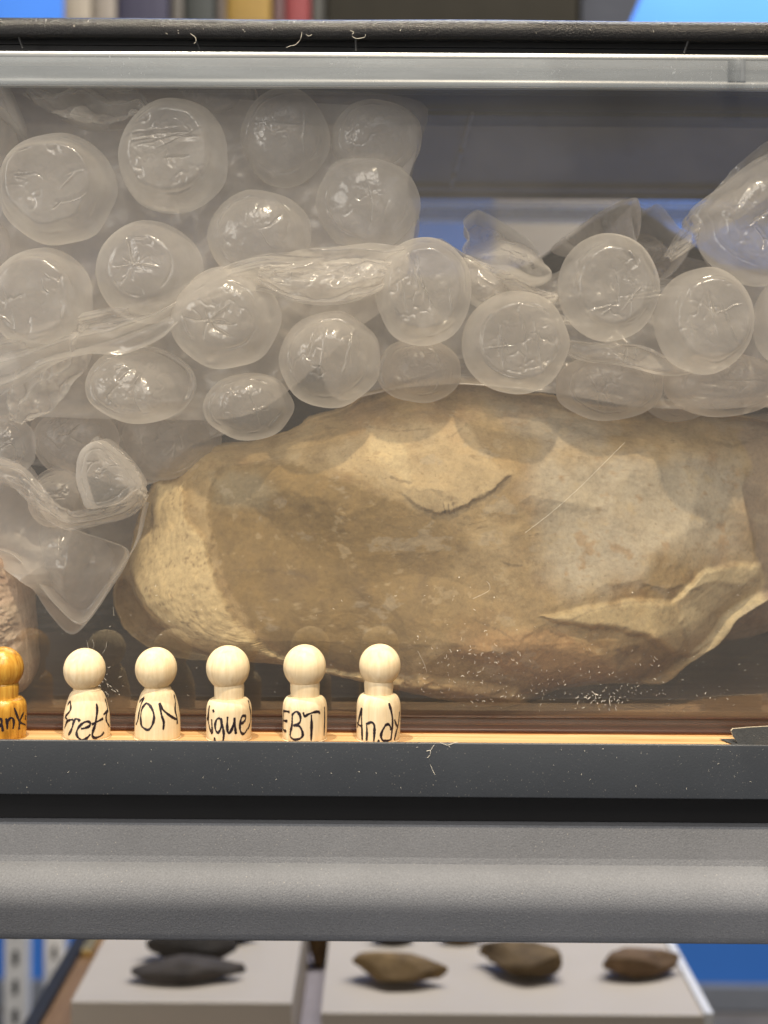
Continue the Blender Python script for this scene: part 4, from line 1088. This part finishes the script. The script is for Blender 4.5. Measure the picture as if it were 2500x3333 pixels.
doll('pale cone-bodied peg doll lettered with three capitals, ON readable', 508, 2108, 136, 438, 586, 'cone',
     [[(185, 750), (215, 715), (250, 685)], [(247, 688), (215, 760), (190, 860), (175, 950), (147, 1015)], [(280, 745), (230, 810), (215, 900), (225, 1000), (265, 1035), (315, 1045), (360, 990), (380, 900), (360, 820), (320, 765), (275, 745)],
      [(485, 1050), (490, 960), (465, 880), (435, 740)], [(435, 740), (480, 820), (560, 900), (625, 960)], [(628, 1015), (622, 930), (605, 850), (600, 760), (580, 680)]], c2, M_DOLL, .00112)
doll('pale necked peg doll lettered in small letters, third from the right', 742, 2102, 142, 671, 818, 'boy',
     [[(980, 970), (1000, 870), (1015, 785)], [(1015, 790), (1005, 870), (1002, 960), (1020, 1050), (1055, 1110)], [(1045, 935), (1050, 1010), (1055, 1100)], [(1060, 820), (1075, 850)],
      [(1150, 910), (1110, 930), (1090, 1000), (1100, 1060), (1130, 1080), (1165, 1010), (1165, 930), (1150, 912)], [(1165, 930), (1185, 1020), (1195, 1100), (1185, 1190)], [(1080, 1140), (1088, 1190)],
      [(1240, 890), (1235, 980), (1240, 1060), (1260, 1085), (1300, 1010), (1320, 905)], [(1320, 905), (1325, 1010), (1335, 1100)],
      [(1390, 990), (1430, 960), (1440, 910), (1405, 900), (1385, 960), (1380, 1040), (1395, 1095), (1425, 1110), (1460, 1060)], [(1458, 740), (1475, 800), (1490, 900), (1485, 1000), (1465, 1070)]], c2, M_DOLL, .00112)
doll('pale necked peg doll lettered in capitals EBTI, second from the right', 992, 2099, 139, 919, 1064, 'boy',
     [[(146, 862), (185, 850), (230, 850)], [(150, 970), (195, 965)], [(196, 945), (190, 978)], [(146, 1088), (190, 1085)], [(150, 860), (144, 960), (144, 1085)],
      [(262, 870), (258, 990), (240, 1080), (235, 1130)], [(258, 880), (310, 835), (355, 880), (350, 960), (275, 1005)], [(275, 1000), (340, 1000), (375, 1050), (385, 1110), (350, 1150), (280, 1165), (235, 1135)],
      [(390, 840), (410, 885), (450, 865), (520, 845), (575, 850), (575, 875)], [(485, 870), (488, 1000), (483, 1178)], [(632, 805), (635, 950), (628, 1150)]], c3, M_DOLL, .00112)
doll('rightmost pale necked peg doll, standing in front of the big flint', 1237, 2097, 135, 1160, 1303, 'boy',
     [[(1022, 1060), (1040, 950), (1072, 805)], [(1072, 805), (1070, 900), (1075, 1030), (1080, 1185)], [(1018, 1005), (1050, 1020), (1080, 1025)], [(1130, 970), (1135, 1080), (1130, 1185)],
      [(1135, 985), (1185, 960), (1220, 990), (1222, 1080), (1215, 1185)], [(1274, 1160), (1268, 1188)], [(1415, 1060), (1400, 1000), (1360, 990), (1315, 1060), (1300, 1120), (1320, 1170), (1370, 1180), (1415, 1170)],
      [(1392, 740), (1420, 840), (1435, 950), (1430, 1050), (1415, 1180)], [(1458, 940), (1475, 1000), (1500, 1050)], [(1516, 870), (1505, 1000), (1480, 1090), (1455, 1185)]], c3, M_DOLL, .00112)

# ------------------------------------------------------------------ dark card leaning at the right
cd = thing('card', (P1(2450, 2410, .69).x, .003, 0), 'dark scuffed card leaning on the shelf at the lower right corner of the tub', 'card')
def card_pts(yoff):
    pts = [(2404, 2428), (2388, 2398), (2384, 2382), (2390, 2376), (2440, 2372), (2520, 2368), (2600, 2364), (2600, 2428)]
    out = []
    for u, v in pts:
        p = P1(u, v, .677); h = max(p.z, 0)
        out.append((p.x, .677 - Y0 + h * .35 + yoff, max(p.z, .0003)))
    return out
A_, B_ = card_pts(0), card_pts(.0014)
n_ = len(A_)
mesh_obj('face', A_, [tuple(range(n_))[::-1]], M_CARD, cd, False)
mesh_obj('edge', A_ + B_, [(i, (i + 1) % n_, n_ + (i + 1) % n_, n_ + i) for i in range(n_)] + [tuple(range(n_, 2 * n_))], M_CARDE, cd, False)
q = P1(2376, 2416, .682)
card_shadow = mesh_obj('shadow_patch', [(q.x - .004, q.y + .005, .0006), (q.x + .010, q.y + .005, .0006), (q.x + .010, q.y - .009, .0006), (q.x + .001, q.y - .009, .0006)], [(0, 3, 2, 1)], M_CARD, cd, False)  # flat dark quad on the board, painted as the card's cast shadow

# ------------------------------------------------------------------ table, plinths and hand axes below
ZT = -.44
tb = thing('display_table', (0, 1.65 - Y0, -.93), 'brown wooden table with black edge under the white plinths', 'table')
box('top', (-.03, 1.62 - Y0, ZT - .0145), (.60, .86, .029), M_TABLE, tb, .002)
box('edge_trim', (-.338, 1.62 - Y0, ZT - .012), (.014, .86, .034), M_BLACK, tb, .002)
bc = P1(305, 3085, 1.57)
box('edge_rail', (-.322, 1.68 - Y0, ZT + .004), (.012, .24, .008), M_BRASS, tb, .002)
for sx in (-.29, .23):
    for sy in (1.24, 2.0):
        box('leg', (sx, sy - Y0, (-.93 + ZT - .029) / 2), (.045, .045, .93 + ZT - .029), M_TABLE, tb, .003)
ZP = -.364
p1 = thing('plinth', (-.175, 1.43 - Y0, ZT), 'white plinth carrying the dark hand axes, on the left', 'plinth')
box('block', (-.1755, 1.425 - Y0, (ZT + ZP) / 2), (.195, .335, ZP - ZT), M_WHITE, p1, .002)
p2 = thing('plinth', (.117, 1.41 - Y0, ZT), 'wide white plinth carrying the brown hand axes, on the right', 'plinth')
box('block', (.1155, 1.405 - Y0, (ZT + ZP) / 2), (.333, .335, ZP - ZT), M_WHITE, p2, .002)
box('side_panel', (.2860, 1.405 - Y0, (ZT + ZP) / 2 + .0015), (.0075, .339, ZP - ZT + .003), M_WHITE2, p2, .001)

def axe(name, u, v, w_px, d_rat, hgt, zb, rot, cols, label, seed, group):
    D = (CAMZ - zb) * F / (v - VH)
    c = P1(u, v, D); L_ = w_px / F * D / 2
    nth, nph = 44, 24
    rg = np.random.default_rng(seed + 70)
    dirs = rg.normal(0, 1, (34, 3)); dirs /= np.linalg.norm(dirs, axis=1)[:, None]; lim_ = rg.uniform(.70, .98, 34)
    V, C = [], []
    sg = 1 if seed % 2 else -1
    for i in range(nph + 1):
        ph = -math.pi / 2 + math.pi * i / nph
        for j in range(nth):
            a = 2 * math.pi * j / nth
            d_ = np.array((math.cos(ph) * math.cos(a), math.cos(ph) * math.sin(a), math.sin(ph)))
            dp = dirs @ d_
            rr = min(1.0, float(np.min(np.where(dp > .05, lim_ / np.maximum(dp, .05), 9))))
            rr *= 1 + .05 * float(fbm(np.array([d_[0] * 5 + seed]), np.array([d_[1] * 5 + d_[2] * 3]), seed, 3)[0])
            x = L_ * 1.12 * rr * d_[0]; y = L_ * 1.12 * d_rat * rr * d_[1] * (1 - .45 * d_[0] * sg) * (1.15 - .5 * abs(d_[0]) ** 2)
            z = hgt * .56 * rr * d_[2] * (1 - .25 * d_[0] * sg) + hgt / 2
            V.append((c.x + x * math.cos(rot) - y * math.sin(rot), c.y + x * math.sin(rot) + y * math.cos(rot), zb + max(z, 0)))
            t = .5 + .7 * float(fbm(np.array([x / L_ * 2.4 + 3 * seed]), np.array([y / L_ * 2.4 + z * 30]), seed + 8, 4)[0])
            C.append(np.clip(np.array(cols[0]) * (1 - t) + np.array(cols[1]) * t, .01, .8))
    Fc = []
    for i in range(nph):
        for j in range(nth):
            Fc.append((i * nth + j, i * nth + (j + 1) % nth, (i + 1) * nth + (j + 1) % nth, (i + 1) * nth + j))
    V = np.array(V); off = np.array((c.x, c.y, zb))
    o = mesh_obj(name, V - off, Fc, M_STONE2, None, True, np.array(C)); o.location = off
    return tag(o, label, 'hand axe', group)
dk = ((.030, .027, .024), (.070, .060, .052)); br_ = ((.10, .062, .026), (.30, .20, .09)); rd = ((.09, .052, .026), (.23, .145, .078))
axe('hand_axe', 622, 3192, 352, .34, .020, ZP, .05, ((.045, .038, .033), (.10, .085, .075)), 'flat dark grey hand axe at the front of the left plinth', 1, 'hand axes on the plinths')
axe('hand_axe', 610, 3128, 320, .36, .030, ZP, -.06, dk, 'black hand axe behind the flat grey one on the left plinth', 2, 'hand axes on the plinths')
axe('hand_axe', 770, 3070, 150, .5, .02, ZP, .2, dk, 'black stone tip showing under the shelf rail on the left plinth', 3, 'hand axes on the plinths')
axe('hand_axe', 1300, 3195, 300, .46, .026, ZP, -.22, br_, 'yellow-brown hand axe at the front left of the right plinth', 5, 'hand axes on the plinths')
axe('hand_axe', 1695, 3165, 300, .52, .028, ZP, -.42, ((.075, .05, .025), (.22, .15, .075)), 'dark brown hand axe in the middle of the right plinth', 6, 'hand axes on the plinths')
axe('hand_axe', 2082, 3165, 280, .42, .025, ZP, .10, rd, 'reddish brown hand axe at the right end of the right plinth', 7, 'hand axes on the plinths')
axe('hand_axe', 1270, 3070, 150, .4, .02, ZP, 0, dk, 'dark stone half hidden by the rail above the yellow-brown hand axe', 8, 'hand axes on the plinths')
axe('hand_axe', 1510, 3066, 150, .4, .02, ZP, 0, br_, 'brown stone half hidden by the rail above the middle hand axe', 9, 'hand axes on the plinths')
axe('hand_axe', 1042, 3150, 80, .9, .05, ZT, 0, br_, 'brown stone standing on the table in the gap between the plinths', 11, 'hand axes on the plinths')
gp = tag(box('paper_sheet', (-.0645, 1.50 - Y0, ZT + .001), (.026, .42, .002), simple('lilac_paper', (.50, .46, .50), .8), None, .0004), 'pale sheet of paper lying in the gap between the plinths', 'paper')

# ------------------------------------------------------------------ white rack with books far behind
rk = thing('shelving_rack', (.1, 2.33 - Y0, -.93), 'white slotted steel rack standing before the blue wall', 'rack')
for sx in (-.560, .95):
    for sy in (2.20, 2.46):
        po = box('post', (sx, sy - Y0, -.121), (.034, .030, 1.618), M_WHITE2, rk, .002)
        for k in range(9):
            box('slot', (sx, sy - Y0 - .0152, -.86 + k * .045), (.008, .002, .022), M_GROOVE, po, .0005)
box('shelf_board', (.195, 2.33 - Y0, .70), (1.476, .29, .024), simple('rack_board', (.10, .09, .08), .6), rk, .002)
for z_ in (-.30,):
    box('brace', (-.560, 2.33 - Y0, z_), (.02, .226, .02), M_WHITE2, rk, .002)
ZS = .712
def book(u0, u1, h, col, label, D=2.24, depth=.20):
    a, b_ = P1(u0, 40, D).x, P1(u1, 40, D).x
    m = simple('cover_' + label.split()[0], tuple(c_ * .55 for c_ in col), .55, .06, 40)
    w = b_ - a - .0012
    bk = thing('book', ((a + b_) / 2, D - Y0 + depth / 2, ZS), label, 'book', 'books on the rack behind')
    cx = (a + b_) / 2; y0, y1 = D - Y0, D - Y0 + depth; t = .003
    pr = []
    for k in range(7):
        q = math.pi * k / 6
        pr.append((cx - w / 2 * math.cos(q), y0 + .006 - .006 * math.sin(q)))
    pr += [(cx + w / 2, y1), (cx + w / 2 - t, y1), (cx + w / 2 - t, y0 + .008), (cx - w / 2 + t, y0 + .008), (cx - w / 2 + t, y1), (cx - w / 2, y1)]
    n = len(pr)
    V = [(x, y, ZS) for x, y in pr] + [(x, y, ZS + h) for x, y in pr]
    Fc = [(i, (i + 1) % n, n + (i + 1) % n, n + i) for i in range(n)] + [tuple(range(n))[::-1], tuple(range(n, 2 * n))]
    mesh_obj('cover', V, Fc, m, bk, False)
    box('pages', (cx, (y0 + y1) / 2 + .003, ZS + h / 2), (w - 2 * t - .0006, depth - .014, h - .008), M_PAGE, bk, .0005)
book(203, 296, .30, (.55, .47, .36), 'cream book, leftmost on the rack above the lid')
book(298, 376, .29, (.42, .36, .29), 'beige book beside the cream one above the lid')
book(378, 550, .30, (.045, .040, .085), 'wide dark purple book above the lid')
book(552, 596, .28, (.15, .13, .105), 'thin grey-brown book above the lid')
book(598, 702, .30, (.045, .050, .042), 'dark green-grey book above the lid')
book(704, 733, .28, (.17, .13, .10), 'thin brown book left of the yellow one above the lid')
book(735, 884, .30, (.42, .25, .035), 'yellow book above the lid')
book(886, 925, .28, (.16, .08, .075), 'thin dark red-brown book above the lid')
book(927, 1012, .30, (.34, .045, .045), 'red book above the lid')
book(1014, 1062, .28, (.13, .125, .105), 'thin grey book right of the red one above the lid')
def bin_(u0, u1, ut, h, col, label, D):
    a, b_, t = P1(u0, 90, D).x, P1(u1, 90, D).x, P1(ut, 0, D).x
    o = thing('storage_bin', ((a + b_) / 2, D - Y0 + .1, ZS), label, 'bin')
    m = simple('bin_' + label.split()[0] + str(int(u0)), col, .9, .08, 20, 0, 0, .1)
    zt = ZS + h; e = (t - b_) * 3.0
    z9 = P1(u1, 90, D).z
    k = (t - b_) / (P1(ut, 0, D).z - z9)
    x0b, x1b = a + .001, b_ - k * (z9 - ZS); x1t = b_ + k * (zt - z9)
    y0, y1 = D - Y0, D - Y0 + .2
    V = [(x0b, y0, ZS), (x1b, y0, ZS), (x1b, y1, ZS), (x0b, y1, ZS), (x0b, y0, zt), (x1t, y0, zt), (x1t, y1, zt), (x0b, y1, zt)]
    mesh_obj('body', V, [(3, 2, 1, 0), (0, 1, 5, 4), (1, 2, 6, 5), (2, 3, 7, 6), (3, 0, 4, 7), (4, 5, 6, 7)], m, o, False)
    box('rim', ((x0b + x1t) / 2, (y0 + y1) / 2, zt + .008), (x1t - x0b + .004, .206, .016), m, o, .002)
bin_(1064, 1880, 1882, .30, (.026, .023, .017), 'wide dark olive bin above the lid', 2.23)
bin_(1890, 2044, 2084, .26, (.052, .054, .062), 'grey bin with a slanting side at the right above the lid', 2.24)

nb0, nb1 = P1(1610, 640, 2.60), P1(2040, 860, 2.60)
nb = thing('notice_board', ((nb0.x + nb1.x) / 2, 2.60 - Y0, nb1.z), 'pale cream board on the blue wall seen through the back of the tub', 'board')
box('panel', ((nb0.x + nb1.x) / 2, WD - Y0 - .012, (nb0.z + nb1.z) / 2), (nb1.x - nb0.x, .02, nb0.z - nb1.z), simple('cream_board', (.62, .55, .47), .7, .1, 5), nb, .002)
